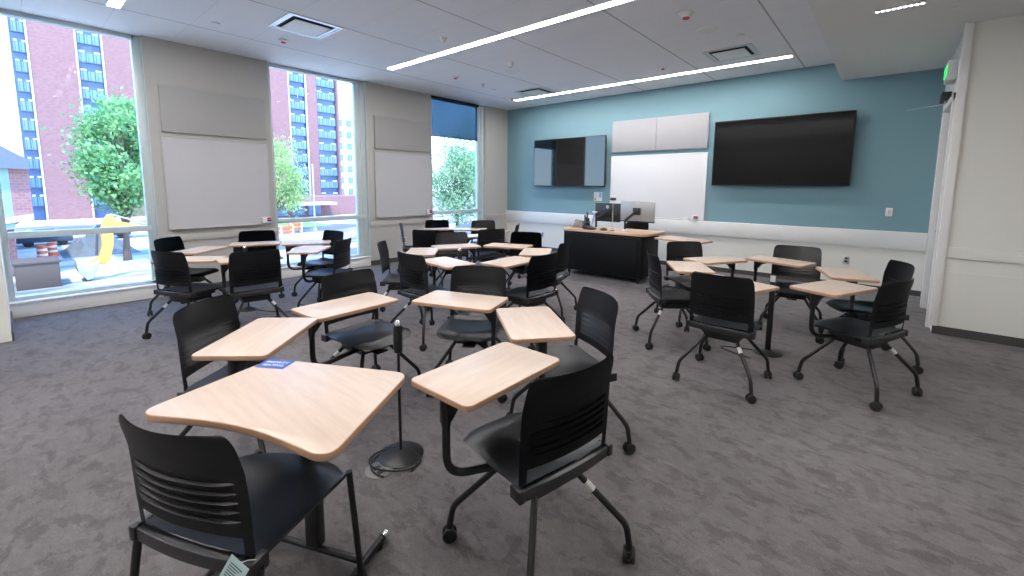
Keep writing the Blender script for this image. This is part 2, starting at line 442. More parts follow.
# exit sign
ex = tag(empty('exit_sign', (XR, -1.24, 2.69)), 'white boxed exit sign with glowing green letters above the door', 'exit sign')
MB().box((-.075, -.16, -.10), (0, .16, .10)).build('sign_housing', M['white_plastic'], ex, bevel=.006)
MB().box((-.079, -.15, -.09), (-.074, .15, .09)).build('sign_face', M['exitb'], ex)
text_mesh('exit_letters', 'EXIT', .15, M['exitg'], ex, Matrix.Translation((-.081, 0, 0)) @ Matrix.Rotation(R(-90), 4, 'Z') @ Matrix.Rotation(R(90), 4, 'X'), .002)

# windows
SH = .115
for i, (a, b) in enumerate(WIN):
    wn = struct(empty('window_%d' % (i + 1), (-.10, (a + b) / 2, 0)), 'tall aluminium framed window')
    hw = (b - a) / 2
    f = MB()
    fd = (-.05, .04)
    f.box((fd[0], -hw, .17), (fd[1], -hw + .05, ZC)).box((fd[0], hw - .09, .17), (fd[1], hw, ZC))
    f.box((fd[0], -hw + .05, .17), (fd[1], hw - .055, .215)).box((fd[0], -hw + .05, ZC - .05), (fd[1], hw - .055, ZC))
    # inner slim upright beside the right jamb
    if i: f.box((-.045, hw - .18, .215), (.03, hw - .09, ZC - .05))
    f.build('window_frame', M['frame'], wn, bevel=.003)
    MB().box((fd[0] + .01, -hw + .05, .855), (fd[1] + .02, hw - .055, .925)).build('window_mullion', M['frame'], wn, bevel=.004)
    MB().box((-.012, -hw + .05, .215), (-.006, hw - .055, .855)).build('window_pane', M['glass'], wn, smooth=False)
    MB().box((-.012, -hw + .05, .925), (-.006, hw - .055, ZC - .05)).build('window_pane', M['glass'], wn, smooth=False)
    MB().box((-.06, -hw, 0), (.104, hw, .17)).box((-.0, -hw, .155), (.128, hw, .175)).build('window_sill', M['rail'], wn, bevel=.004)
    # lining of the reveal on both sides
    MB().box((.04, hw - .006, .17), (.10, hw + .0, ZC)).box((.04, -hw, .17), (.10, -hw + .006, ZC)).build('window_reveal', M['frame'], wn, smooth=False)

# roller shade, window 3
sh = tag(empty('roller_shade', (-.04, -1.63, 2.45)), 'blue see-through roller shade half lowered over the far window', 'window shade')
MB().box((-.0015, -.675, 0), (.0015, .655, ZC - 2.45 - .05)).build('shade_fabric', M['shade'], sh, smooth=False)
MB().tube([(.0, -.675, 0), (.0, .655, 0)], .009).build('hem_bar', M['metalb'], sh)
MB().tube([(.02, -.675, ZC - 2.45 - .035), (.02, .655, ZC - 2.45 - .035)], .03, 14).build('shade_roller', M['metalb'], sh)

# ------------------------------------------------------------------ wall boards
def whiteboard_left(y0, y1, label, plabel, box_y):
    t = tag(empty('whiteboard', (0, (y0 + y1) / 2, .88)), label, 'whiteboard', 'grey whiteboards between the windows')
    hw = (y1 - y0) / 2; H = 2.045 - .88
    MB().box((0, -hw, 0), (.018, hw, H)).build('writing_surface', M['wbg'], t, smooth=False)
    e = .018
    MB().box((0, -hw - e, -e), (.026, -hw, H + e)).box((0, hw, -e), (.026, hw + e, H + e)).box((0, -hw, -e), (.026, hw, 0)).box((0, -hw, H), (.026, hw, H + e)).build('board_frame', M['beige'], t, bevel=.003)
    MB().box((.026, -hw + .02, -.018), (.06, hw - .02, -.010)).build('marker_tray', M['beige'], t)
    p = tag(MB().box((0, -hw, 0), (.035, hw, .575)).build('acoustic_panel', M['acoustic2'], None, bevel=.006, loc=(0, (y0 + y1) / 2, 2.105)), plabel, 'wall panel', 'fabric panels above the grey whiteboards')
    m = tag(empty('marker_holder', (.026, box_y, .885)), 'white marker holder with red and blue labels on the %s grey whiteboard' % ('first' if box_y < -5 else 'second'), 'marker holder', 'marker holders on the grey whiteboards')
    MB().box((0, -.06, 0), (.045, .06, .085)).build('holder_box', M['white_plastic'], m, bevel=.005)
    MB().box((.046, .0, .05), (.050, .055, .08)).build('red_label', M['red'], m)
    MB().box((.046, .0, .02), (.050, .055, .046)).build('blue_label', M['bluem'], m)
whiteboard_left(-6.62, -5.40, 'grey framed whiteboard on the beige wall between the first and second windows', 'taupe fabric panel above the whiteboard between first and second windows', -5.47)
whiteboard_left(-3.60, -2.34, 'grey framed whiteboard on the beige wall between the second and shaded windows', 'taupe fabric panel above the whiteboard next to the shaded window', -2.44)

t = tag(empty('whiteboard', (3.70, 0, .885)), 'large white whiteboard in the middle of the teal wall behind the desk', 'whiteboard')
MB().box((-.90, -.02, 0), (.90, 0, 1.15)).build('writing_surface', M['wb'], t, smooth=False)
MB().box((-.915, -.028, -.015), (-.90, 0, 1.165)).box((.90, -.028, -.015), (.915, 0, 1.165)).box((-.90, -.028, 1.15), (.90, 0, 1.165)).box((-.9, -.028, -.015), (.9, 0, 0)).build('board_frame', M['rail'], t, bevel=.003)
for (x0, x1, lab) in ((2.80, 3.69, 'left of the two pale grey fabric panels above the large whiteboard'), (3.695, 4.61, 'right of the two pale grey fabric panels above the large whiteboard')):
    tag(MB().box((-(x1 - x0) / 2, -.045, 0), ((x1 - x0) / 2, 0, .595)).build('acoustic_panel', M['acoustic'], None, bevel=.006, loc=((x0 + x1) / 2, 0, 2.125)), lab, 'wall panel', 'pale fabric panels on the teal wall')
er = tag(MB().box((-.055, -.022, 0), (.055, .022, .05)).build('board_eraser', M['white_plastic'], None, bevel=.006, loc=(4.30, -.022, .862)), 'white board eraser on the rail under the large whiteboard', 'eraser')
mh = tag(empty('marker_holder', (4.47, -.02, .90)), 'small marker box with red label at lower right of large whiteboard', 'marker holder')
MB().box((-.05, -.045, -.035), (.05, 0, .05)).build('holder_box', M['white_plastic'], mh, bevel=.004)
MB().box((-.02, -.049, .02), (.05, -.044, .045)).build('red_label', M['red'], mh)
MB().box((-.02, -.049, .0), (.05, -.044, .015)).build('black_label', M['dark'], mh)

# televisions
def tv(x0, x1, z0, z1, label, glass='tv'):
    t = tag(empty('wall_television', ((x0 + x1) / 2, 0, (z0 + z1) / 2)), label, 'television')
    hw, hh = (x1 - x0) / 2, (z1 - z0) / 2; d = .115
    MB().box((-hw, -d, -hh), (hw, -d + .035, hh)).build('television_housing', M['tvb'], t, bevel=.004)
    MB().box((-hw + .012, -d - .0015, -hh + .02), (hw - .012, -d + .001, hh - .012)).build('screen', M[glass], t, smooth=False)
    MB().box((-.35, -d + .035, -.25), (.35, 0, .25)).build('wall_mount', M['metalb'], t)
tv(.90, 2.70, 1.45, 2.47, 'wall television left of the whiteboard, reflecting the windows', 'tvl')
tv(4.73, 6.60, 1.48, 2.54, 'wide dark wall television right of the large whiteboard')

# plates on walls
def plate(name, loc, rz, label, kind):
    t = tag(empty(name, loc, rz), label, 'wall switch' if kind == 'switch' else 'wall outlet')
    MB().box((-.037, -.008, -.058), (.037, 0, .058)).build('cover_plate', M['white_plastic'] if kind == 'switch' else M['alu'], t, bevel=.003)
    if kind == 'switch': MB().box((-.016, -.012, -.033), (.016, -.006, .033)).build('rocker', M['alu'], t, bevel=.002)
    else:
        for z in (-.022, .022): MB().box((-.016, -.011, z - .014), (.016, -.006, z + .014)).build('socket', M['white_plastic'] if name != 'wall_outlet' else M['dark'], t, bevel=.002)
    return t
plate('wall_switch', (7.055, 0, 1.125), 0, 'small switch plate on the teal wall right of the wide television', 'switch')
plate('wall_outlet', (6.635, -.012, .41), 0, 'grey wall outlet low on the pale wainscot right of the desks', 'outlet')
plate('wall_outlet', (1.10, -.012, .36), 0, 'small wall outlet low on the wainscot near the window corner', 'outlet')
plate('wall_outlet', (0, -3.0, .40), R(90), 'small outlet plate under the second grey whiteboard', 'outlet')
pp = tag(empty('paper_notice', (2.495, 0, 1.25)), 'white paper notice with yellow corner on teal wall above the desk', 'notice')
MB().box((-.095, -.003, -.09), (.095, 0, .09)).build('sheet', M['paper'], pp, smooth=False)
MB().box((-.09, -.005, -.085), (-.03, -.003, -.03)).build('yellow_print', M['yellow'], pp, smooth=False)
MB().box((.03, -.005, -.02), (.08, -.003, .08)).build('blue_print', M['lblue'], pp, smooth=False)

# ------------------------------------------------------------------ ceiling things
def linear(x0, x1, y, label, wdt=.10, z=ZC):
    t = tag(empty('linear_ceiling_light', ((x0 + x1) / 2, y, z)), label, 'ceiling light', 'recessed linear ceiling lights')
    L = (x1 - x0) / 2; h = wdt / 2
    MB().box((-L - .012, -h - .012, -.006), (L + .012, -h, .0)).box((-L - .012, h, -.006), (L + .012, h + .012, .0)).box((-L - .012, -h, -.006), (-L, h, 0)).box((L, -h, -.006), (L + .012, h, 0)).build('light_trim', M['white_plastic'], t)
    MB().box((-L, -h, -.004), (L, h, -.001)).build('light_diffuser', M['light'], t, smooth=False)
linear(.90, 6.30, -7.10, 'linear ceiling light closest to the first window, its end at top left')
linear(1.03, 6.30, -3.93, 'long glowing linear ceiling light across the middle of the ceiling')
linear(.93, 5.88, -.81, 'long glowing linear ceiling light just in front of the teal wall')
t = tag(empty('soffit_light', (6.97, -2.87, ZS)), 'short dotted light strip in the lower white ceiling at right', 'ceiling light')
MB().box((-.17, -.03, -.006), (.17, .03, 0)).build('light_trim', M['white_plastic'], t)
for k in range(9): MB().lathe([(.012, 0), (.013, .004)], c=(-.144 + k * .036, 0, -.010), n=10).build('lamp', M['lightd'], t)
linear(7.2, 10.0, -5.5, 'added unseen fill strip in the lower ceiling behind the photographer to the right', z=ZS)  # unseen fixture added to brighten the room from the right
linear(2.0, 8.0, -9.3, 'added unseen fill light behind the photographer')  # added out of view to give more light from the camera side

def diffuser(x, y, label):
    t = tag(empty('ceiling_air_diffuser', (x, y, ZC)), label, 'air diffuser', 'square ceiling air diffusers')
    f = MB()
    for h0, h1, z in ((.30, .275, -.008), (.272, .235, -.004)):
        f.box((-h0, -h0, z), (h0, -h1, 0)).box((-h0, h1, z), (h0, h0, 0)).box((-h0, -h1, z), (-h1, h1, 0)).box((h1, -h1, z), (h0, h1, 0))
    f.build('diffuser_frame', M['alu'], t)
    MB().box((-.235, -.235, -.001), (.235, .235, .0005)).build('dark_throat', M['dark'], t, smooth=False)
    MB().box((-.20, -.20, -.022), (.20, .20, -.016)).build('centre_plate', M['white_plastic'], t, bevel=.003)
diffuser(1.84, -5.58, 'square white air diffuser near the second window, largest in view')
diffuser(1.78, -1.20, 'square white air diffuser near the far window corner')
diffuser(5.28, -1.45, 'square white air diffuser in front of the wide television')
def disc(name, x, y, r, label, cat, z=ZC, dome=.0, m='white_plastic', group=None, band=None):
    t = tag(empty(name, (x, y, z)), label, cat, group)
    pr = [(r, 0), (r, -.008)] + ([(r * .8, -.016), (r * .55, -dome), (0.001, -dome - .003)] if dome else [(r * .6, -.012), (.001, -.012)])
    MB().lathe(pr, n=28).build('cover', M[m], t)
    if band: MB().lathe([(r * .45, -dome - .001), (r * .45, -dome - .014), (.001, -dome - .016)], n=20).build('red_lens' if band == 'red' else 'sensor_lens', M[band], t)
    return t
disc('ceiling_speaker', 5.30, -2.57, .12, 'round flat ceiling speaker beside the smoke detector', 'ceiling speaker', m='soffit')
disc('ceiling_speaker', 2.40, -2.62, .11, 'round flat ceiling speaker between the two long lights', 'ceiling speaker', m='soffit')
disc('smoke_detector', 5.29, -3.22, .075, 'round domed smoke detector on ceiling above the wide television', 'smoke detector', dome=.045, band='red')
disc('ceiling_sensor', 2.76, -4.33, .05, 'white domed ceiling sensor just behind the middle long light', 'ceiling sensor', dome=.05, band='alu')
disc('ceiling_sensor', 2.70, -3.01, .055, 'white domed ceiling sensor beside the far round speaker', 'ceiling sensor', dome=.06, band='alu')
disc('ceiling_sensor', 1.44, -2.30, .04, 'small white domed sensor on ceiling near far window', 'ceiling sensor', dome=.04, band='alu')
disc('ceiling_strobe', 1.44, -2.95, .06, 'small ceiling disc with red lens near the second whiteboard', 'fire alarm strobe', dome=.02, band='red')
disc('ceiling_strobe', 1.15, -5.55, .06, 'pink-red ringed ceiling disc beside the large air diffuser', 'fire alarm strobe', dome=.02, band='red')
disc('ceiling_strobe', .98, -.98, .055, 'small red disc at the end of the far long light', 'fire alarm strobe', dome=.02, band='red')
disc('ceiling_strobe', 4.30, -1.35, .05, 'small red tinted disc on the ceiling beside the far long light, above whiteboard', 'fire alarm strobe', dome=.02, band='red')
disc('sprinkler_cover', 1.17, -6.28, .045, 'flat round sprinkler cover above the first grey whiteboard', 'sprinkler')
disc('sprinkler_cover', 1.28, -1.85, .045, 'flat round sprinkler cover near the far window', 'sprinkler')
disc('sprinkler_cover', 5.55, -2.15, .045, 'flat round sprinkler cover in front of the wide television', 'sprinkler')
disc('sprinkler_cover', 7.35, -2.55, .05, 'flat round sprinkler cover on the lower ceiling at right', 'sprinkler', z=ZS)

# ------------------------------------------------------------------ chair prototype (facing +Y, origin on floor under the hub)
def seat_mesh():
    nx, ny = 14, 14; P = []
    for i in range(ny + 1):
        t = i / ny; y = -.205 + .445 * t; row = []
        # outline: rear a little narrower, front corners rounded
        hw = .212 + .010 * math.sin(PI * min(1, t * 1.1))
        if t > .78: hw -= .035 * ((t - .78) / .22) ** 3
        for j in range(nx + 1):
            u = -1 + 2 * j / nx; x = u * hw
            yy = y - (.035 * abs(u) ** 4 if t > .75 else 0) * ((t - .75) / .25 if t > .75 else 0)
            z = .452 - .016 * (1 - u * u) * math.sin(PI * min(1, .15 + t)) + .004
            if t > .7: z -= .030 * ((t - .7) / .3) ** 2
            if t < .15: z += .012 * ((.15 - t) / .15) ** 2
            z -= .006 * abs(u) ** 8
            row.append(Vector((x, yy, z)))
        P.append(row)
    m = MB(); m.grid(P, .024); return m
def back_mesh(top=.84):
    us = [-1, -.94, -.86, -.74, -.6, -.4, -.2, 0, .2, .4, .6, .74, .86, .94, 1]
    zs = [.425, .455, .485, .512, .53, .545]
    slots = []
    z = .560
    for k in range(5):
        zs += [z - .005, z, z + .0045, z + .0095]; slots.append(z); z += .0285
    zs += [top - .12, top - .095, top - .07, top - .05, top - .034, top - .020, top - .010, top - .003, top]
    P = []
    for z in zs:
        t = (z - .425) / (top - .425)
        lip = -.007 if any(abs(z - q) < 1e-6 for q in slots) else (.004 if any(abs(z - q - .0045) < 1e-6 for q in slots) else 0)
        hw = .214 + .006 * math.sin(PI * t) - .006 * t
        if z > top - .05:
            q = (z - top + .05) / .05; hw -= .032 * (1 - math.sqrt(max(0, 1 - q * q)))
        row = []
        for u in us:
            y = -.198 - .032 * t - .018 * max(0, t - .72) / .28 + .040 * u * u * min(1, .4 + t) - .028 * min(1, .4 + t) * 1.0 + (lip if abs(u) < .78 else 0)
            row.append(Vector((u * hw, y, z)))
        P.append(row)
    def keep(i, j):
        z = zs[i]; uc = abs((us[j] + us[j + 1]) / 2)
        if z < .511: return uc > .86
        return True
    m = MB(); m.grid(P, -.012, keep); return m
def caster_mesh(x, y, a):
    m = MB()
    M4 = Matrix.Translation((x, y, .0302)) @ Matrix.Rotation(a, 4, 'Z') @ Matrix.Rotation(R(90), 4, 'Y')
    for s0 in (-.024, .006):
        m.lathe([(.014, s0), (.0275, s0 + .002), (.030, s0 + .005), (.030, s0 + .014), (.0275, s0 + .017), (.014, s0 + .018)], n=18, M4=M4)
    m.lathe([(.010, -.02), (.010, .02)], n=10, M4=M4)
    m.lathe([(.013, .03), (.016, .045), (.011, .062), (.009, .08)], c=(x, y, .0), n=12)
    m.box((-.006, -.018, .024), (.006, .018, .05), M4=Matrix.Translation((x, y, 0)) @ Matrix.Rotation(a, 4, 'Z'))
    return m
HY = -.045
CAST = [(1, 1, .4), (1, -1, 2.2), (-1, 1, 1.1), (-1, -1, .1)]
def make_chair():
    root = empty('tablet_arm_chair')
    seat_mesh().build('seat', M['seatp'], root, angle=50)
    back_mesh().build('backrest', M['plast'], root, angle=50)
    fr = MB()
    rear = [(-.224 + .448 * k / 12, -.214 - .016 * math.sin(PI * k / 12)) for k in range(13)]
    fr.prism(rear + [(x_, y_ + .030) for x_, y_ in rear[::-1]], .410, .452).box((-.231, -.222, .412), (-.205, -.165, .458)).box((.205, -.222, .412), (.231, -.165, .458))
    fr.box((-.19, -.19, .420), (-.165, .16, .438)).box((.165, -.19, .420), (.19, .16, .438))
    fr.build('seat_frame', M['plast'], root, bevel=.005)
    hb = MB()
    hb.box((-.12, -.12 + HY, .340), (.12, .12 + HY, .392)).box((-.15, -.09, .385), (.15, .09, .425)).box((-.17, -.035, .385), (.17, .035, .42)).box((-.045, -.13, .335), (.045, .13, .350))
    hb.build('base_hub', M['metalb'], root, bevel=.008)
    for i, (sx, sy, a) in enumerate(CAST):
        pts = fillet([(sx * .055, sy * .055 + HY, .368), (sx * .100, sy * .100 + HY, .362), (sx * .243, sy * .243 + HY, .155), (sx * .254, sy * .254 + HY, .065)], .028, 5)
        lg = MB().tube(pts, .0130, 12)
        o = lg.build('leg', M['metalb'], root)
        caster_mesh(sx * .254, sy * .254 + HY, a).build('caster', M['rubber'], o)
    return root
proto = make_chair()
# small white sticker on one rear leg (seen on several chairs)
def leg_label(parent, sx, sy):
    c = Vector((sx * .140, sy * .140 + HY, .304)); d = Vector((sx, sy, -1.447)).normalized()
    m = MB().tube([c - d * .022, c + d * .022], .0136, 10); return m.build('leg_label', M['paper'], parent)

tab_me = None
def tablet_obj(parent, loc, rz):
    global tab_me
    if tab_me is None:
        m = MB(); m.mat(M['deskedge']); m.mat(M['deskwood'])
        m.prism(rrect(.555, .33, .03, 5), -.011, .011, side=M['deskedge'])
        o = m.build('tablet', None, parent, bevel=.0035); tab_me = o.data
    else:
        o = bpy.data.objects.new('tablet', tab_me); COL.objects.link(o); o.parent = parent
    o.location = loc; o.rotation_euler = (0, 0, rz); return o

def place_chair(b, F, tab=None, label='', group='', sticker=None, arm=True, tz=.705):
    """b = point under the top edge of the backrest, F = heading of the sitter, tab = (centre, long axis, end carrying the column)"""
    root = copy_tree(proto)
    a = R(F); f = Vector((math.cos(a), math.sin(a), 0)); hub = Vector((b[0], b[1], 0)) + f * .215
    rz = a - PI / 2
    root.location = hub; root.rotation_euler = (0, 0, rz)
    tag(root, label, 'chair', group)
    if tab:
        tc, yaw, e = tab
        inv = Matrix.Rotation(-rz, 4, 'Z')
        lc = inv @ (Vector((tc[0], tc[1], 0)) - hub)
        ly = R(yaw) - rz
        tablet_obj(root, (lc.x, lc.y, tz), ly)
        el = R(e) - rz; u = Vector((math.cos(el), math.sin(el), 0))
        cp = Vector((lc.x, lc.y, 0)) + u * .232
        inward = -cp.normalized()
        h0 = Vector((0, 0, 0)) - inward * .08
        m = MB()
        m.tube(fillet([(cp.x, cp.y, tz - .02), (cp.x, cp.y, .372), (h0.x, h0.y, .372)], .085, 8), .0155, 12)
        # sleeve and flared bracket under the top
        m.tube([(cp.x, cp.y, tz - .018), (cp.x, cp.y, tz - .13)], [.022, .018], 12)
        o1 = m.build('tablet_arm', M['metalb'], root)
        br = MB(); w2 = .021; n = Vector((-u.y, u.x, 0))
        prof = [(0.012, -.0115), (-.26, -.0115), (-.22, -.024), (-.13, -.034), (-.06, -.058), (-.02, -.105), (.012, -.125)]
        A = [br.bm.verts.new(cp + u * p + n * w2 + Vector((0, 0, tz + q))) for p, q in prof]
        B = [br.bm.verts.new(cp + u * p - n * w2 + Vector((0, 0, tz + q))) for p, q in prof]
        br._f(A); br._f(B[::-1])
        for i in range(len(A)): br._f([A[i], B[i], B[(i + 1) % len(A)], A[(i + 1) % len(A)]])
        br.build('tablet_bracket', M['metalb'], o1, bevel=.002)
    if sticker: leg_label(root, *sticker)
    return root
GA, GB, GC, GD, GE = ('tablet chairs around the near left power post', 'tablet chairs around the right power post', 'tablet chairs in the middle cluster',
                      'tablet chairs in the far window corner cluster', 'tablet chairs in the left window cluster')
place_chair((4.385, -7.34), 38, ((4.74, -7.21), 132, -48), 'tablet chair left of the large priority desk, its tablet touching the desk edge', GA)
place_chair((4.21, -6.45), 5, ((4.53, -6.65), 93, -87), 'tablet chair facing the camera behind the thin power post, arm tube at its left', GA, (1, -1))
place_chair((4.72, -5.69), -57, ((4.97, -6.10), 20, 20), 'tablet chair facing the camera in the centre, between two other tilted tablets', GA, (-1, 1))
place_chair((5.80, -5.81), -120, ((5.60, -6.15), 141, -39), 'tablet chair just behind the closest rolling chair, seat and slotted backrest showing', GA)
place_chair((6.24, -6.745), 168, ((5.86, -6.76), 90, -90), 'closest rolling tablet chair with its back to the camera, bottom centre', GA, (1, -1))
place_chair((6.18, -4.71), 89, ((6.16, -4.32), 160, 160), 'tablet chair with its back to the camera in front of the right power post', GB, (1, -1))
place_chair((5.42, -4.07), 38, ((5.67, -3.86), 120, -60), 'tablet chair seen from the side, leftmost around the right power post', GB, (1, -1))
place_chair((5.34, -3.04), -42, ((5.73, -3.26), 60, 58), 'tablet chair near the teal wall between the desk and right power post', GB)
place_chair((6.35, -2.60), -85, ((6.24, -2.88), 163, 163), 'tablet chair facing the camera in front of the wainscot outlet', GB)
place_chair((7.14, -3.19), -158, ((6.80, -3.26), 108, -72), 'blue-grey lit tablet chair hidden partly behind the rightmost rolling chair', GB)
place_chair((7.11, -4.10), 155, ((6.77, -3.99), 66, -114), 'rightmost rolling tablet chair, seen from its back left side', GB, (1, -1))
place_chair((3.77, -5.60), 90, ((3.82, -5.23), -8, 172), 'tablet chair with its back to the camera, front left of the middle cluster', GC, (-1, -1))
place_chair((2.95, -5.36), 46, ((3.09, -4.96), 135, -45), 'side-on tablet chair at the left of the middle cluster, near the second grey whiteboard', GC, (1, -1))
place_chair((2.71, -4.18), -36, ((3.05, -4.41), 66, 66), 'tablet chair facing the camera in the middle cluster, behind the pale lit tablet', GC)
place_chair((3.41, -3.49), -62, ((3.48, -3.93), 20, 20), 'tablet chair facing the camera, in the middle cluster nearest the teal wall', GC)
place_chair((4.33, -3.96), -165, ((4.05, -4.10), 122, 122), 'side-on tablet chair with shiny top corner beside the black instructor desk', GC, (-1, -1))
place_chair((4.68, -4.81), 178, ((4.25, -4.77), 92, -88), 'tablet chair with slotted back to the camera, front right of the middle cluster', GC)
place_chair((.97, -2.99), -30, ((1.22, -3.13), 66, 66), 'far tablet chair facing the camera under the half-shaded window, left one', GD)
place_chair((1.61, -2.47), -45, ((1.62, -2.80), 40, 40), 'far tablet chair facing the camera at the right edge of the shaded window', GD)
place_chair((2.17, -4.17), 120, ((2.03, -3.82), 30, 30), 'black-backed far tablet chair left of the middle cluster, back to the camera', GD)
place_chair((1.13, -3.83), 55, ((1.36, -3.55), 140, -40), 'side-on far tablet chair against the beige wall with bright edge', GD)
place_chair((2.50, -2.62), 214, ((2.30, -2.86), 122, -58), 'side-on far tablet chair in the teal corner, thin blue-lit backrest', GD)
place_chair((2.74, -3.45), 158, ((2.42, -3.36), 70, -110), 'black-backed far tablet chair facing the shaded window', GD)
place_chair((2.05, -7.04), 115, ((1.84, -6.83), 48, 228), 'front tablet chair of the pair nearest the first window, back to the camera', GE, (-1, -1))
place_chair((.85, -6.80), 42, ((1.16, -6.60), 130, -50), 'tablet chair behind the front one nearest the first window', GE)
place_chair((2.58, -6.50), 172, ((2.19, -6.42), 82, -98), 'black tablet chair with its back square to the camera under the first grey whiteboard', GE, (1, -1))
place_chair((.72, -5.84), -22, ((1.02, -5.96), 64, -116), 'tablet chair facing the camera against the wall under the first grey whiteboard', GE)
place_chair((1.43, -5.16), -80, ((1.40, -5.49), 60, -120), 'tablet chair in front of the second window, the farther one', GE)
place_chair((2.33, -5.50), 217, ((2.02, -5.74), 138, -42), 'tablet chair in front of the second window, the nearer slotted one', GE)
place_chair((3.70, -.72), -90, None, 'dark chair behind the instructor desk below the silver monitor', 'chair at the instructor desk')

def drop(o):
    for c in list(o.children): drop(c)
    bpy.data.objects.remove(o)
drop(proto)
# ------------------------------------------------------------------ priority desk + four-legged chair
dk = tag(empty('priority_desk', (5.52, -7.37, 0)), 'largest desk in the foreground, maple top with curved edge and blue priority sticker', 'desk')
ox, oy = 5.52, -7.37
pts = [(5.255, -7.765), (5.112, -7.302), (5.660, -7.006), (5.945, -7.470)]
top = rpoly(pts[:], .062, 6)
# concave sitter's edge between last corner and first
P0, P3 = Vector((pts[3][0], pts[3][1], 0)), Vector((pts[0][0], pts[0][1], 0))
inner = Vector((5.50, -7.40, 0)); d = (P3 - P0); nrm = Vector((-d.y, d.x, 0)).normalized()
if nrm.dot(inner - P0) < 0: nrm = -nrm
arc = []
for k in range(1, 10):
    t = k / 10; tt = .09 + .82 * t
    q = P0 + d * tt + nrm * (.040 * math.sin(PI * t)); arc.append((q.x, q.y))
outl = [(x - ox, y - oy) for x, y in top + arc]
m = MB(); m.mat(M['deskedge']); m.mat(M['deskwood']); m.prism(outl, .698, .722, side=M['deskedge']); m.build('desktop', None, dk, bevel=.004)
ca = math.atan2(-7.214 + 7.342, 5.565 - 5.277)
cdir = Vector((math.cos(ca), math.sin(ca), 0)); cn = Vector((-cdir.y, cdir.x, 0))
cc = Vector((5.433 - ox, -7.300 - oy, 0))
RZ = Matrix.Translation(cc) @ Matrix.Rotation(ca, 4, 'Z')
MB().box((-.030, -.022, .05), (.030, .022, .66), RZ).build('column', M['metalb'], dk, bevel=.006)
MB().box((-.20, -.14, .672), (.20, .14, .697), RZ).box((-.035, -.028, .62), (.035, .028, .675), RZ).build('top_plate', M['metalb'], dk, bevel=.004)
MB().tube([cc - cdir * .30 + Vector((0, 0, .035)), cc + cdir * .215 + Vector((0, 0, .035))], .0135, 10).build('crossbar', M['metalb'], dk)
for s0, off in ((-.30, -.02), (.215, -.05)):
    q = cc + cdir * s0 + cn * off
    ft = MB().tube([q - cn * .25 + Vector((0, 0, .026)), q + cn * .19 + Vector((0, 0, .026))], .014, 12)
    fo = ft.build('foot', M['chrome'] if False else M['metalb'], dk)
    for e in (-.25, .19): MB().tube([q + cn * (e - .012) + Vector((0, 0, .026)), q + cn * (e + .012) + Vector((0, 0, .026))], .0165, 12).build('foot_cap', M['chrome'], fo)
    MB().lathe([(.014, 0), (.016, .012)], c=q + cn * .15, n=12).lathe([(.014, 0), (.016, .012)], c=q - cn * .2, n=12).build('glide', M['rubber'], fo)
# sticker
sa = math.atan2(-7.261 + 7.318, 5.195 - 5.107)
sc_ = Vector(((5.142 + 5.107 + 5.195 + 5.263) / 4 + .008, (-7.376 - 7.318 - 7.261 - 7.32) / 4, 0)) - Vector((ox, oy, 0))
st = MB().box((-.062, -.040, 0), (.062, .040, .0012), Matrix.Translation(sc_ + Vector((0, 0, .7222))) @ Matrix.Rotation(sa, 4, 'Z')).build('priority_sticker', M['blue'], dk, smooth=False)
st['label'] = 'blue sticker reading priority seating'
for i, (txt, dy) in enumerate((('PRIORITY', .013), ('SEATING', -.014))):
    text_mesh('sticker_lettering', txt, .023, M['whitetxt'], st, Matrix.Translation(sc_ + Vector((0, 0, .7238))) @ Matrix.Rotation(sa, 4, 'Z') @ Matrix.Translation((0, dy, 0)), .0002)

def four_leg_chair():
    F = 114; a = R(F); f = Vector((math.cos(a), math.sin(a), 0))
    b = Vector((5.630, -7.730, 0)); hub = b + f * .215
    root = empty('four_legged_chair', hub, a - PI / 2)
    tag(root, 'black four-legged chair at the priority desk, bottom left, paper tag hanging behind', 'chair')
    seat_mesh().build('seat', M['seatp'], root, angle=50)
    back_mesh(.822).build('backrest', M['plast'], root, angle=50)
    rear = [(-.224 + .448 * k / 12, -.214 - .016 * math.sin(PI * k / 12)) for k in range(13)]
    fr = MB().prism(rear + [(x_, y_ + .030) for x_, y_ in rear[::-1]], .410, .452).box((-.231, -.222, .412), (-.205, -.165, .458)).box((.205, -.222, .412), (.231, -.165, .458))
    fr.box((-.205, -.19, .420), (-.18, .19, .438)).box((.18, -.19, .420), (.205, .19, .438)).box((-.2, .17, .42), (.2, .19, .438))
    fr.build('seat_frame', M['plast'], root, bevel=.005)
    for sx in (-1, 1):
        for (p0, p1) in (((sx * .205, .205, .435), (sx * .225, .225, .012)), ((sx * .228, -.195, .43), (sx * .235, -.265, .012))):
            l = MB().tube([p0, p1], .0115, 10).build('leg', M['metalb'], root)
            MB().lathe([(.017, 0), (.019, .012), (.015, .03)], c=(p1[0], p1[1], 0), n=14).build('foot_glide', M['rubber'], l)
    return root
four_leg_chair()
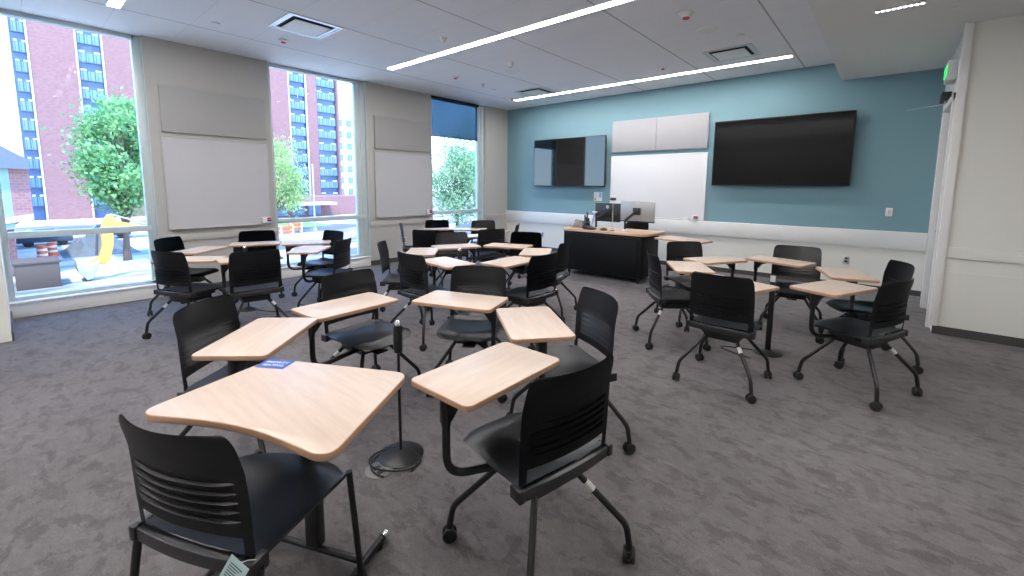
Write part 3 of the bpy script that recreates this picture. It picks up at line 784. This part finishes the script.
# paper tag hanging behind the seat frame: the chair's own tag, held by a string
fl = [c for c in COL.objects if c.name == 'four_legged_chair'][0]
T = Matrix.Translation((.243, -.262, .512)) @ Matrix.Rotation(R(28), 4, 'Y') @ Matrix.Rotation(R(-12), 4, 'X')
tg = MB().box((-.030, -.0008, -.085), (.030, .0008, .0), T).build('paper_tag', M['tag'], fl, smooth=False)
tg['label'] = 'pale blue-green paper tag with small dark print'
MB().tube([T @ Vector((0, 0, -.004)), Vector((.236, -.235, .49)), Vector((.222, -.2, .456))], .0012, 6).build('tag_string', M['white_plastic'], tg)
for i in range(6):
    MB().box((-.022, -.0015, -.018 - i * .007), (.018 - (i % 3) * .006, -.0009, -.0158 - i * .007), T).build('tag_print', M['tagtxt'], tg, smooth=False)
MB().box((-.024, -.0015, -.078), (-.008, -.0009, -.062), T).box((-.004, -.0015, -.078), (.002, -.0009, -.062), T).box((.006, -.0015, -.078), (.014, -.0009, -.062), T).build('tag_number', M['tagtxt'], tg, smooth=False)

# ------------------------------------------------------------------ power posts
def post(x, y, label, style):
    t = tag(empty('power_post', (x, y, 0)), label, 'power post')
    MB().lathe([(.118, 0), (.120, .006), (.112, .012), (.04, .022), (.016, .034)], n=36).build('base', M['metalb'], t)
    if style == 'thin':
        MB().tube([(0, 0, .03), (0, 0, .60)], .0085, 10).build('pole', M['metalb'], t)
        MB().lathe([(.012, .575), (.022, .58), (.024, .60), (.024, .71), (.020, .725)], n=18).build('socket_head', M['metalb'], t)
        MB().lathe([(.012, .722), (.019, .724), (.019, .738), (.010, .752), (.001, .753)], n=16).build('top_cap', M['chrome'], t)
    else:
        MB().box((-.022, -.018, .02), (.022, .018, .70)).build('pole', M['metalb'], t, bevel=.006)
        MB().box((-.020, -.022, .64), (.020, -.016, .695)).build('outlet_face', M['white_plastic'], t, bevel=.002)
    return t
post(5.14, -6.70, 'thin black power post on a round base in the left foreground', 'thin')
post(6.33, -3.69, 'black power post with white outlet on a round base, right cluster', 'thick')
post(1.46, -6.23, 'black power post on a round base behind the square-on black chair, left', 'thin')
post(3.43, -4.70, 'black power post in the middle of the central cluster', 'thin')
def cable(name, pts, r, label, n=8, cyclic=False):
    return tag(MB().tube(pts, r, n).build(name, M['rubber']), label, 'cable')
def loop(cx, cy, rx, ry, rot, z0, z1, a0=0, a1=2.0 * PI, n=40):
    out = []
    for k in range(n + 1):
        a = a0 + (a1 - a0) * k / n; x = rx * math.cos(a); y = ry * math.sin(a)
        out.append((cx + x * math.cos(rot) - y * math.sin(rot), cy + x * math.sin(rot) + y * math.cos(rot), z0 + (z1 - z0) * (.5 - .5 * math.cos(a * 2))))
    return out
pts = loop(5.165, -6.755, .135, .10, .6, .008, .018, -.4, 2 * PI * 1.0) + loop(5.185, -6.775, .12, .11, .2, .008, .012, 0, 2 * PI * .8)
cable('coiled_cable', pts, .0045, 'black cable coiled round the near left power post base')
fb = tag(empty('floor_box', (5.165, -6.85, 0)), 'round grey floor box lid beside the near left power post', 'floor box')
MB().lathe([(.070, 0), (.070, .003), (.066, .005), (.001, .005)], n=32).build('lid', pmat('floor_box_metal', (.20, .20, .20), .5, metal=.3), fb)
for q in (-.022, .022): MB().box((q - .014, -.022, .005), (q + .014, .022, .0065)).build('flap', M['metalb'], fb, bevel=.001)
cable('power_cable', [(6.27, -3.71, .006)] + [(6.27 - .28 * math.sin(k / 12 * PI) - .02 * k / 12, -3.71 - .02 * k, .006 + .0 * k) for k in range(1, 13)], .0045, 'black cable curving on carpet by the right power post')
cable('power_cable', [(1.56, -6.20, .006), (1.75, -6.12, .006), (1.92, -6.0, .006), (2.02, -5.85, .006), (1.95, -5.72, .006), (1.7, -5.75, .006)], .0045, 'black cable on the carpet by the left cluster power post')

# ------------------------------------------------------------------ small table right of instructor desk
tb = tag(empty('small_table', (4.93, -1.88, 0)), 'small maple-topped table between the instructor desk and the right cluster', 'table')
tp = [(4.56 - 4.93, -2.03 + 1.88), (4.62 - 4.93, -1.58 + 1.88), (5.30 - 4.93, -1.83 + 1.88), (5.24 - 4.93, -2.22 + 1.88)]
m = MB(); m.mat(M['deskedge']); m.mat(M['deskwood']); m.prism(rpoly(tp, .03), .715, .738, side=M['deskedge']); m.build('tabletop', None, tb, bevel=.003)
MB().box((-.03, -.02, .04), (.03, .02, .70)).box((-.2, -.1, .70), (.2, .1, .715)).build('column', M['metalb'], tb, bevel=.004)
MB().tube([(-.26, 0, .035), (.26, 0, .035)], .013).build('crossbar', M['metalb'], tb)
for s0 in (-.26, .26): MB().tube([(s0, -.2, .020), (s0, .2, .020)], .0185).build('foot', M['metalb'], tb)

# ------------------------------------------------------------------ instructor desk
dx, dy = 3.68, -1.63
pd = tag(empty('instructor_desk', (dx, dy, 0)), 'black metal instructor desk on casters with a maple top', 'desk')
bd = MB(); bd.box((-.70, -.32, .085), (.66, .32, .725)); bd.build('cabinet_body', M['podblack'], pd, bevel=.006)
MB().box((-.66, -.332, .14), (.60, -.320, .66)).build('front_panel', M['podblack'], pd, bevel=.005)
MB().box((-.68, -.328, .675), (.64, -.320, .705)).build('front_rail', M['metalb'], pd, bevel=.003)
MB().box((.660, -.26, .14), (.668, .26, .66)).build('side_panel', M['podblack'], pd, bevel=.003)
for x in (-.62, .60):
    for y in (-.26, .26):
        c = MB(); M4 = Matrix.Translation((x, y, .035)) @ Matrix.Rotation(R(90), 4, 'Y')
        c.lathe([(.018, -.014), (.035, -.012), (.035, .012), (.018, .014)], n=18, M4=M4).lathe([(.016, .045), (.020, .085)], c=(x, y, 0), n=12)
        c.build('caster', M['rubber'], pd)
m = MB(); m.mat(M['deskedge']); m.mat(M['podwood'])
topo = rpoly([(-.735, -.36), (.71, -.36), (.77, -.05), (.77, .36), (-.735, .36)], .10, 6)
m.prism(topo, .725, .762, side=M['podwood']); m.build('desktop', None, pd, bevel=.005)
ZT = .762
# monitors (their backs face the room)
def monitor(x, y, w_, h_, z0, back, label, yaw, logo):
    t = tag(empty('computer_monitor', (x, y, ZT), R(yaw)), label, 'monitor')
    MB().box((-w_ / 2, -.012, z0 - ZT), (w_ / 2, .012, z0 - ZT + h_)).build('screen_housing', back, t, bevel=.006)
    MB().box((-w_ / 2 + .008, .012, z0 - ZT + .015), (w_ / 2 - .008, .014, z0 - ZT + h_ - .01)).build('screen', M['tv'], t, smooth=False)
    MB().box((-w_ / 2, -.014, z0 - ZT), (w_ / 2, .013, z0 - ZT + .018)).build('lower_bezel', M['plast'], t, bevel=.002)
    zc = z0 - ZT + h_ * .5
    if logo == 'round': MB().lathe([(.028, 0), (.028, .002), (.001, .002)], n=20, M4=Matrix.Translation((0, -.012, zc + h_ * .30)) @ Matrix.Rotation(R(90), 4, 'X')).build('logo', M['alu'], t)
    else: MB().box((-.035, -.0135, zc + h_ * .38), (.035, -.012, zc + h_ * .38 + .012)).build('logo', M['alu'], t)
    MB().box((-.06, -.04, zc - .05), (.06, -.012, zc + .06)).build('mount_plate', M['plast'], t, bevel=.004)
    ax = -.15
    MB().lathe([(.06, .0), (.06, .012), (.03, .02), (.022, .03)], c=(ax, -.10, 0), n=20).build('arm_base', M['white_plastic'], t)
    ar = MB().tube([(ax, -.10, .02), (ax, -.10, .13)], .016).tube(fillet([(ax, -.10, .13), (ax + .02, -.14, .17), (-.03, -.08, zc - .03), (0, -.03, zc)], .03), .017)
    ar.build('monitor_arm', M['metalb'], t)
    MB().tube([(ax + .02, -.14, .17), (-.03, -.085, zc - .03)], .021).build('arm_sleeve', M['metalb'], t)
    return t
monitor(3.59, -1.60, .45, .30, .885, M['plast'], 'black-backed monitor on an arm, left one on the instructor desk', 0, 'round')
monitor(4.10, -1.60, .56, .325, .905, M['silver'], 'larger silver-backed monitor on an arm, right one on the desk', 0, 'bar')
t = tag(empty('gooseneck_camera', (3.785, -1.80, ZT)), 'small black camera on a thin silver stalk standing between the monitors', 'camera')
MB().lathe([(.035, 0), (.035, .008), (.008, .014)], n=20).build('base', M['plast'], t)
MB().tube([(0, 0, .01), (0, 0, .48)], .0055, 10).build('stalk', M['alu'], t)
MB().box((-.045, -.02, .475), (.045, .02, .52), Matrix.Rotation(R(15), 4, 'Z')).build('camera_head', M['plast'], t, bevel=.008)
# pen holder and pens
t = tag(empty('desk_organiser', (3.27, -1.72, ZT)), 'black desk organiser holding tall dark items on left end of the desk', 'organiser')
MB().box((-.055, -.045, 0), (.045, .045, .12)).build('cup', M['plast'], t, bevel=.004)
for k, (x, y, h) in enumerate(((-.03, 0, .22), (-.005, .01, .19), (.02, -.01, .27), (.03, .02, .17))):
    MB().box((x - .012, y - .006, .03), (x + .012, y + .006, h)).build('remote', M['metalb'], t, bevel=.003)
t = tag(empty('desk_telephone', (3.40, -1.83, ZT), R(10)), 'black desk telephone beside the organiser on the desk', 'telephone')
MB().prism([(-.09, 0), (.09, 0), (.09, .02), (-.09, .07)], -.08, .08, Matrix.Rotation(R(90), 4, 'X')).build('phone_body', M['plast'], t, bevel=.006)
MB().tube(fillet([(-.075, -.085, .065), (-.07, -.05, .10), (-.05, .04, .10), (-.05, .09, .06)], .03), .017, 10).build('handset', M['plast'], t)
t = tag(empty('document_camera', (3.355, -1.70, ZT), 0), 'pale slanted document camera arm beside the black monitor', 'camera')
MB().box((-.035, -.04, 0), (.035, .04, .025)).build('base', M['white_plastic'], t, bevel=.005)
MB().tube([(-.01, 0, .02), (.045, 0, .22), (.055, 0, .27)], .015, 12).build('arm', pmat('pale_violet_plastic', (.42, .45, .72), .4), t)
MB().box((.03, -.04, .26), (.09, .03, .29)).build('camera_head', M['white_plastic'], t, bevel=.006)
# crumpled cloth / cables at left end
def clump(n, rad, hgt, seed):
    rnd = random.Random(seed); m = MB()
    for k in range(n):
        a = rnd.uniform(0, 2 * PI); q = [Vector((rnd.uniform(-rad, rad), rnd.uniform(-rad * .6, rad * .6), rnd.uniform(.008, hgt))) for _ in range(4)]
        m.tube(fillet([Vector((q[0].x, q[0].y, .008))] + q[1:3] + [Vector((q[3].x, q[3].y, .008))], .05, 4), .006, 6)
    return m
t = tag(clump(22, .13, .15, 3).build('cable_bundle', pmat('brown_grey_cable', (.34, .29, .26), .7), loc=(3.09, -1.66, ZT)), 'loose heap of brown-grey cables at the left end of the desk', 'cables')
t = tag(MB().lathe([(.055, 0), (.058, .015), (.045, .035), (.02, .045), (.001, .046)], n=24).build('conference_puck', M['plast'], loc=(3.66, -1.84, ZT)), 'round black speaker puck on the desk between the monitor arms', 'speaker')
t = tag(empty('paper_bag', (3.00, -1.22, 0)), 'pale object on the carpet at the left foot of the instructor desk', 'bag')
COL.objects.unlink(t); bpy.data.objects.remove(t)
t = tag(MB().lathe([(.14, 0), (.15, .012), (.13, .035), (.06, .045), (.001, .046)], n=28).build('cable_cover', M['white_plastic'], loc=(3.02, -2.22, 0)), 'flat pale disc on the carpet at the left foot of the instructor desk', 'floor item')

# ------------------------------------------------------------------ outdoors
GZ = -4.0
struct(MB().box((-260, -160, GZ - .3), (-.5, 260, GZ)).build('floor', M['ground'], smooth=False), 'bright construction ground outside the windows')
struct(MB().box((-.16, YB, GZ), (XE, .2, -.13)).build('wall_below', M['conc'], smooth=False), 'storey below the classroom')

def towerbuild():
    t = tag(empty('brick_tower', (-85, 17, GZ)), 'tall red brick tower block with vertical bands of blue windows', 'building')
    Y = lambda y: y - 17
    TOP = 36
    segs_b = [(-4.2, .65), (3.5, 30.6), (34.0, 36.2)]
    ws = [(-5.75, -4.2), (.65, 3.5), (30.6, 34.0), (36.2, 40.5)]
    for a, b in segs_b: MB().box((-14, Y(a), 0), (0, Y(b), TOP - GZ)).build('brick_bay', M['brick'], t, smooth=False)
    MB().box((-14, Y(-5.75), 0), (-.6, Y(40.5), TOP - GZ)).build('core', M['towerw'], t, smooth=False)
    MB().box((-14, Y(40.5), 0), (.2, Y(40.9), TOP - GZ)).build('end_pier', M['brick'], t, smooth=False)
    for y in (-4.2, .65, 3.5, 30.6, 34.0): MB().box((-.3, Y(y) - .10, 0), (.10, Y(y) + .10, TOP - GZ)).build('pale_pilaster', M['towertrim'], t, smooth=False)
    fh = 2.66
    z = 23.2
    rows = []
    while z > GZ + 1.5: rows.append(z); z -= fh
    cache = {}
    for wi, (a, b) in enumerate(ws):
        W = b - a; n = 2 if W < 2 else 3 if W < 3.6 else 4
        fm = MB(); fm.box((-.5, .12, -.1), (-.35, W - .12, fh * .62))
        pm = MB(); pm.mat(M['towerp'])
        for k in range(n):
            x0 = .2 + (W - .4) * k / n; x1 = .2 + (W - .4) * (k + 1) / n
            pm.box((-.36, x0 + .07, 0), (-.32, x0 + (x1 - x0) * .33, fh * .5)); pm.box((-.36, x0 + (x1 - x0) * .42, 0), (-.32, x1 - .07, fh * .5))
        pm.mat(M['towerb'])
        pm.box((-.36, .3, fh * .52), (-.31, .3 + W * .22, fh * .60)).box((-.36, W * .68, fh * .52), (-.31, W * .68 + W * .22, fh * .60))
        w0 = None
        for zz in rows:
            if w0 is None:
                w0 = fm.build('tower_window', M['towerw'], t, smooth=False); pn = pm.build('panes', None, w0, smooth=False)
                w0.location = (0, Y(a), zz - GZ - fh * .4)
            else:
                c = copy_tree(w0, t); c.location = (0, Y(a), zz - GZ - fh * .4)
towerbuild()
# pale apartment block further away
t = tag(empty('pale_apartment_block', (-120, 66, GZ)), 'pale distant apartment block right of the brick tower', 'building')
MB().box((-10, -8, 0), (0, 8, 26.5)).box((-8, -7, 26.5), (-2, -2, 29)).build('walls', M['palewall'], t, smooth=False)
wm = MB().box((0, 0, 0), (.15, 1.6, 1.9))
first = None
for r_ in range(7):
    for c_ in range(5):
        if first is None: first = wm.build('apartment_window', M['towerp'], t, smooth=False); o = first
        else: o = first.copy(); COL.objects.link(o)
        o.location = (0, -7.2 + c_ * 3.0, 2.5 + r_ * 3.45)
# low entrance building with canopy in front of the tower
t = tag(empty('entrance_pavilion', (-70, 24, GZ)), 'low brick entrance with a white canopy at the foot of the tower', 'building')
MB().box((-10, -4, 0), (0, 26, 3.4)).build('brick_walls', M['brick'], t, smooth=False)
MB().box((-3, -5, 2.0), (3, 6.4, 2.45)).build('canopy', M['conc'], t, smooth=False)
for y in (-3, -.2, 2.6): MB().box((0, y, .2), (.12, y + 2.2, 1.9)).build('entrance_window', M['towerp'], t, smooth=False)
MB().box((-3, 7.0, 1.0), (.3, 30, 3.9)).build('upper_band', M['towerw'], t, smooth=False) if False else None
t = tag(MB().box((-.8, -14, 0), (0, 14, .5)).build('low_white_wall', M['conc'], loc=(-78, -2, GZ), smooth=False), 'low pale wall at the foot of the brick tower', 'wall')
# modern low building at the far left
t = tag(empty('glazed_low_building', (-30, -8.3, GZ)), 'low building with sloping grey roof and pale glazed corner at left edge', 'building')
def wedge(m, y0, y1, zl0, zl1, zh0, zh1, x0, x1):
    v = [m.bm.verts.new(p) for p in ((x0, y0, zl0), (x1, y0, zl0), (x1, y1, zl1), (x0, y1, zl1), (x0, y0, zh0), (x1, y0, zh0), (x1, y1, zh1), (x0, y1, zh1))]
    for q in ((0,3,2,1),(4,5,6,7),(0,1,5,4),(1,2,6,5),(2,3,7,6),(3,0,4,7)): m._f([v[i] for i in q])
    return m
wedge(MB(), -14, 1.35, 6.9, 6.2, 18, 6.75, -18, .5).build('sloping_roof', M['greywall'], t, smooth=False)
wedge(MB(), -14, .55, 1.1, 2.9, 6.9, 6.25, -18, 0).build('glazed_wall', M['curtain'], t, smooth=False)
wedge(MB(), .55, 1.3, 3.1, 3.7, 6.25, 6.25, -18, 0).build('brick_end_wall', M['brick'], t, smooth=False)
for yy in (-6, -4.4, -2.8, -1.2): MB().box((0, yy, 2.2), (.06, yy + .1, 6.0)).build('glazing_bar', M['frame'], t, smooth=False)
wedge(MB(), -14, 1.3, .6, 3.4, 1.1, 3.7, -18, .1).build('white_edge', M['rail'], t, smooth=False)
MB().box((-18, -14, 0), (-1.5, .5, 3.0)).build('lower_wall', M['brick'], t, smooth=False)

# excavator
def P(y, z, k=1.214): return (-27, -7.98 + (y + 7.98) * k, 1.45 + (z - 1.45) * k)
t = tag(empty('excavator', (-27, 2.5, GZ)), 'yellow excavator with raised arm and bucket on the bright ground', 'excavator')
off = Vector((27, -2.5, -GZ))
def plate_prism(poly, hx):
    m = MB(); A = [m.bm.verts.new(Vector((-hx, p[1] - 2.5, p[2] - GZ))) for p in poly]; B = [m.bm.verts.new(Vector((hx, p[1] - 2.5, p[2] - GZ))) for p in poly]
    m._f(A); m._f(B[::-1])
    for i in range(len(A)): m._f([A[i], B[i], B[(i + 1) % len(A)], A[(i + 1) % len(A)]])
    return m
Q = lambda l: [(-27, a, b) for a, b in l]
plate_prism(Q([(-4.6, -1.19), (-4.38, -.57), (-4.19, -.29), (-4.02, -.33), (-3.88, -.71), (-2.35, -1.14), (-2.37, -1.40), (-3.82, -1.22), (-4.07, -1.1), (-4.26, -1.27)]), .32).build('boom', M['excy'], t, bevel=.04)
plate_prism(Q([(-2.36, -1.12), (-.9, -1.7), (.2, -2.4), (-.4, -2.7), (-1.3, -2.05), (-2.38, -1.42)]), .32).build('boom', M['excy'], t, bevel=.04)
plate_prism(Q([(-4.57, -1.08), (-4.03, -1.0), (-4.12, -2.16), (-4.33, -2.96), (-4.58, -3.17), (-4.82, -3.02), (-5.08, -3.22), (-5.11, -2.98), (-4.75, -2.68), (-4.58, -2.06)]), .26).build('stick', M['excy'], t, bevel=.04)
plate_prism(Q([(-5.75, -2.75), (-5.31, -3.01), (-4.77, -2.91), (-4.89, -3.36), (-5.12, -3.86), (-5.36, -3.95), (-5.70, -3.42)]), .55).build('bucket', M['bucket'], t, bevel=.05)
for k in range(3): MB().box((-.5 + k * .4, -5.45 - 2.5, -3.97 - GZ), (-.4 + k * .4, -5.20 - 2.5, -3.88 - GZ)).build('bucket_tooth', M['excd'], t)
MB().tube([Vector((-27, -4.1, -.30)) + off, Vector((-27, -2.35, -1.02)) + off], .05).build('hydraulic_ram', M['chrome'], t)
MB().tube([Vector((-27, -4.70, -1.1)) + off, Vector((-27, -4.85, -2.62)) + off], .06).build('hydraulic_ram', M['excd'], t)
MB().box((-1.3, -1.9, 1.0), (1.3, 1.0, 1.75)).build('engine_house', M['excy'], t, bevel=.1)
MB().box((-1.2, -1.7, 1.75), (.1, -.3, 3.0)).build('cab', M['excd'], t, bevel=.1)
for s0 in (-1.4, .8): MB().prism(rrect(3.6, .95, .45, 6, -.4, .475), 0, .6, Matrix.Translation((s0, 0, 0)) @ Matrix(((0, 0, 1, 0), (1, 0, 0, 0), (0, 1, 0, 0), (0, 0, 0, 1)))).build('track', M['excd'], t, bevel=.03)

# earth heaps etc
def heap(name, x, y, rx, ry, h, m, label, cat, seed):
    rnd = random.Random(seed); n = 18; P_ = []
    for i in range(n + 1):
        row = []
        for j in range(n + 1):
            u = -1 + 2 * i / n; v = -1 + 2 * j / n; rr = min(1, math.hypot(u, v))
            z = h * max(0, (1 - rr ** 1.6)) * (1 + rnd.uniform(-.25, .25)); row.append(Vector((u * rx, v * ry, z)))
        P_.append(row)
    mb = MB(); V = [[mb.bm.verts.new(p) for p in row] for row in P_]
    for i in range(n):
        for j in range(n): mb._f([V[i][j], V[i + 1][j], V[i + 1][j + 1], V[i][j + 1]])
    return tag(mb.build(name, m, loc=(x, y, GZ + .01)), label, cat)
heap('rubble_heap', -41, -3.4, 3, 2.2, 1.5, M['grit'], 'dark grey rubble heap behind the excavator bucket', 'rubble heap', 1)
heap('soil_heap', -38, 6.0, 2.5, 4.5, .9, M['soil'], 'brown soil heap under the green tree', 'soil heap', 2)
heap('grass_bank', -58, 12, 8, 9, .5, M['grass'], 'green grass bank beneath the tree outside the first window', 'grass', 3)
heap('gravel_heap', -22, 13.5, 2, 2.2, 1.1, M['conc'], 'pale gravel heap outside the second window', 'gravel heap', 4)
heap('gravel_heap', -21, 18.6, 2, 2.2, 2.2, M['grit'], 'grey heap outside the shaded window', 'gravel heap', 5)
for i, (x, y, l, m, lab) in enumerate(((-49, -6.0, 3.4, 'car', 'dark car parked farther back outside first window'), (-27, -7.2, 1.6, 'card', 'brown crate on the ground at far left outside'), (-52, -1.5, 3.2, 'car', 'dark car parked at the foot of the brick tower'))):
    if m == 'card':
        t = tag(empty('timber_crate', (x, y, GZ)), lab, 'crate'); MB().box((-1, -l / 2, 0), (1, l / 2, 1.3)).build('crate_walls', M['card'], t, bevel=.03); MB().box((-1.05, -l / 2 - .05, 1.3), (1.05, l / 2 + .05, 1.42)).build('lid', M['card'], t, bevel=.02)
    else:
        t = tag(empty('parked_car', (x, y, GZ)), lab, 'car', 'dark cars parked outside')
        prof = [(-l / 2, .35), (l / 2, .35), (l / 2, .85), (l * .32, .95), (l * .18, 1.4), (-l * .28, 1.4), (-l * .42, .95), (-l / 2, .9)]
        b_ = MB(); A = [b_.bm.verts.new((-.85, p, q)) for p, q in prof]; B = [b_.bm.verts.new((.85, p, q)) for p, q in prof]
        b_._f(A); b_._f(B[::-1])
        for k in range(len(A)): b_._f([A[k], B[k], B[(k + 1) % len(A)], A[(k + 1) % len(A)]])
        b_.build('car_body', M[m], t, bevel=.06)
        for wy in (-l * .3, l * .3):
            for wx in (-.8, .66): MB().lathe([(.2, 0), (.33, .02), (.33, .14), (.2, .16)], n=18, M4=Matrix.Translation((wx, wy, .33)) @ Matrix.Rotation(R(90), 4, 'Y')).build('wheel', M['rubber'], t)
def barrier(x, y, label):
    t = tag(empty('traffic_barrier', (x, y, GZ)), label, 'barrier', 'orange and white traffic barriers outside')
    MB().box((-.1, -.75, .75), (.1, .75, 1.1)).build('board', M['orange'], t, bevel=.02)
    MB().box((-.1, -.75, .35), (.1, .75, .6)).build('board', M['orange'], t, bevel=.02)
    for s0 in (-.6, .6): MB().box((-.25, s0 - .05, 0), (.25, s0 + .05, 1.2)).build('leg', M['rail'], t)
barrier(-41, 11.2, 'orange barrier outside the second window, left one'); barrier(-44, 13.4, 'orange barrier outside the second window, farther one'); barrier(-36, 26.0, 'orange barrier outside the shaded window')
def barrel(x, y, label):
    t = tag(empty('traffic_barrel', (x, y, GZ)), label, 'traffic barrel')
    m = MB(); m.lathe([(.36, 0), (.36, .08), (.29, .1), (.27, .5), (.24, 1.05), (.1, 1.1)], n=16); m.build('drum', M['orange'], t)
    MB().lathe([(.282, .35), (.276, .5)], n=16).lathe([(.268, .7), (.26, .85)], n=16).build('white_band', M['rail'], t)
barrel(-38, -6.6, 'orange striped barrel outside the first window, left one'); barrel(-40, -6.0, 'orange striped barrel outside first window, right one')
t = tag(empty('street_pole', (-45, 16.1, GZ)), 'thin grey street pole outside the second window', 'pole')
MB().tube([(0, 0, 0), (0, 0, 7.9)], .09, 10).build('shaft', M['alu'], t); MB().lathe([(.22, 0), (.2, .3), (.1, .35)], n=14).build('base', M['alu'], t)

def tree(name, x, y, crown_c, crown_r, n, leafm, label, trunk_h, seed, size=.28, clusters=26):
    rnd = random.Random(seed)
    t = tag(empty(name, (x, y, GZ)), label, 'tree')
    tr = MB(); tr.tube([(0, 0, -.05), (.05, .0, trunk_h * .5), (0, .05, trunk_h), (crown_c[0], crown_c[1], crown_c[2])], [.26, .20, .16, .06], 10)
    cl = []
    for k in range(clusters):
        while True:
            p = Vector((rnd.uniform(-1, 1), rnd.uniform(-1, 1), rnd.uniform(-1, 1)))
            if .35 < p.length < .95: break
        c = Vector((crown_c[0] + p.x * crown_r[0], crown_c[1] + p.y * crown_r[1], crown_c[2] + p.z * crown_r[2]))
        cl.append((c, rnd.uniform(.22, .40)))
        s0 = Vector((0, .05, trunk_h + (c.z - trunk_h) * .3 * rnd.random()))
        tr.tube([s0, (s0 + c) / 2 + Vector((0, 0, .15)), c], [.07, .045, .015], 6)
    tr.build('trunk', M['bark'], t)
    lf = MB()
    rm = (crown_r[0] + crown_r[1] + crown_r[2]) / 3
    for k in range(n):
        c, q = rnd.choice(cl)
        d = Vector((rnd.gauss(0, 1), rnd.gauss(0, 1), rnd.gauss(0, 1))) * (q * rm * .52)
        p = c + d; a = Vector((rnd.gauss(0, 1), rnd.gauss(0, 1), rnd.gauss(0, .6))).normalized(); b = a.orthogonal().normalized()
        b = (Matrix.Rotation(rnd.uniform(0, 2 * PI), 3, a) @ b); c2 = a.cross(b)
        s = size * rnd.uniform(.6, 1.2)
        vs = [lf.bm.verts.new(p + b * s * u_ + c2 * s * .55 * v_) for u_, v_ in ((-.5, 0), (0, -.5), (.5, 0), (0, .5))]
        lf._f(vs)
    lf.build('foliage', leafm, t, smooth=False)
    return t
tree('leafy_tree', -34, -2.6, (0, .2, 7.2), (3.2, 2.1, 4.0), 11000, M['leaf1'], 'green leafy tree outside the first window', 2.0, 11, .34, 52)
tree('leafy_tree', -45, 11.2, (0, .6, 6.2), (3.0, 3.6, 3.9), 7000, M['leaf2'], 'pale green leafy tree at left of the second window', 1.8, 12, .30, 36)
tree('leafy_tree', -28, 23.6, (0, .1, 6.2), (3.4, 4.4, 5.0), 11000, M['leaf3'], 'loose leafy tree filling the shaded window', 2.0, 13, .30, 60)
tree('leafy_tree', -60, 58, (0, 0, 7.2), (5, 6, 4.4), 5000, M['leaf3'], 'distant leafy tree behind the one at the shaded window', 2.0, 14, .4, 40)

# ------------------------------------------------------------------ world, sun
wd = bpy.data.worlds.new('sky'); scene.world = wd; wd.use_nodes = True
nt = wd.node_tree; bg = nt.nodes['Background']
tc = nt.nodes.new('ShaderNodeTexCoord'); sp = nt.nodes.new('ShaderNodeSeparateXYZ'); nt.links.new(tc.outputs['Generated'], sp.inputs[0])
mr = nt.nodes.new('ShaderNodeMapRange'); mr.inputs[1].default_value = -.05; mr.inputs[2].default_value = .7
nt.links.new(sp.outputs[2], mr.inputs[0])
cr = nt.nodes.new('ShaderNodeValToRGB'); cr.color_ramp.elements[0].color = (.64, .83, 1, 1); cr.color_ramp.elements[1].color = (.13, .38, 1, 1)
nt.links.new(mr.outputs[0], cr.inputs[0]); nt.links.new(cr.outputs[0], bg.inputs['Color'])
bg.inputs['Strength'].default_value = 6.2
sun = bpy.data.lights.new('sun', 'SUN'); sun.energy = 7.5; sun.angle = R(1.5); sun.color = (1, .95, .86)
so = bpy.data.objects.new('sun', sun); COL.objects.link(so)
so.rotation_euler = Vector((-.36, .25, -.92)).to_track_quat('-Z', 'Y').to_euler()

# ------------------------------------------------------------------ camera
cam = bpy.data.cameras.new('camera'); co = bpy.data.objects.new('camera', cam); COL.objects.link(co)
yaw, pitch, roll = .7102, -.1176, .0062
d = Vector((-math.sin(yaw) * math.cos(pitch), math.cos(yaw) * math.cos(pitch), math.sin(pitch)))
r_ = d.cross(Vector((0, 0, 1))).normalized(); u_ = r_.cross(d)
c_, s_ = math.cos(roll), math.sin(roll)
X = c_ * r_ + s_ * u_; Y = -s_ * r_ + c_ * u_
mat = Matrix((X, Y, -d)).transposed().to_4x4(); mat.translation = Vector((7.5096 * .93548, -8.5314 * .93548, 1.45))
co.matrix_world = mat
cam.sensor_fit = 'HORIZONTAL'; cam.sensor_width = 36; cam.lens = 434.7038 / 1024 * 36
cam.shift_y = -(288 - 237.4714) / 1024
cam.clip_start = .03; cam.clip_end = 1000
scene.camera = co
scene.view_settings.view_transform = 'Standard'; scene.view_settings.look = 'None'
scene.view_settings.gamma = 1; scene.view_settings.use_curve_mapping = False
scene.view_settings.exposure = .0
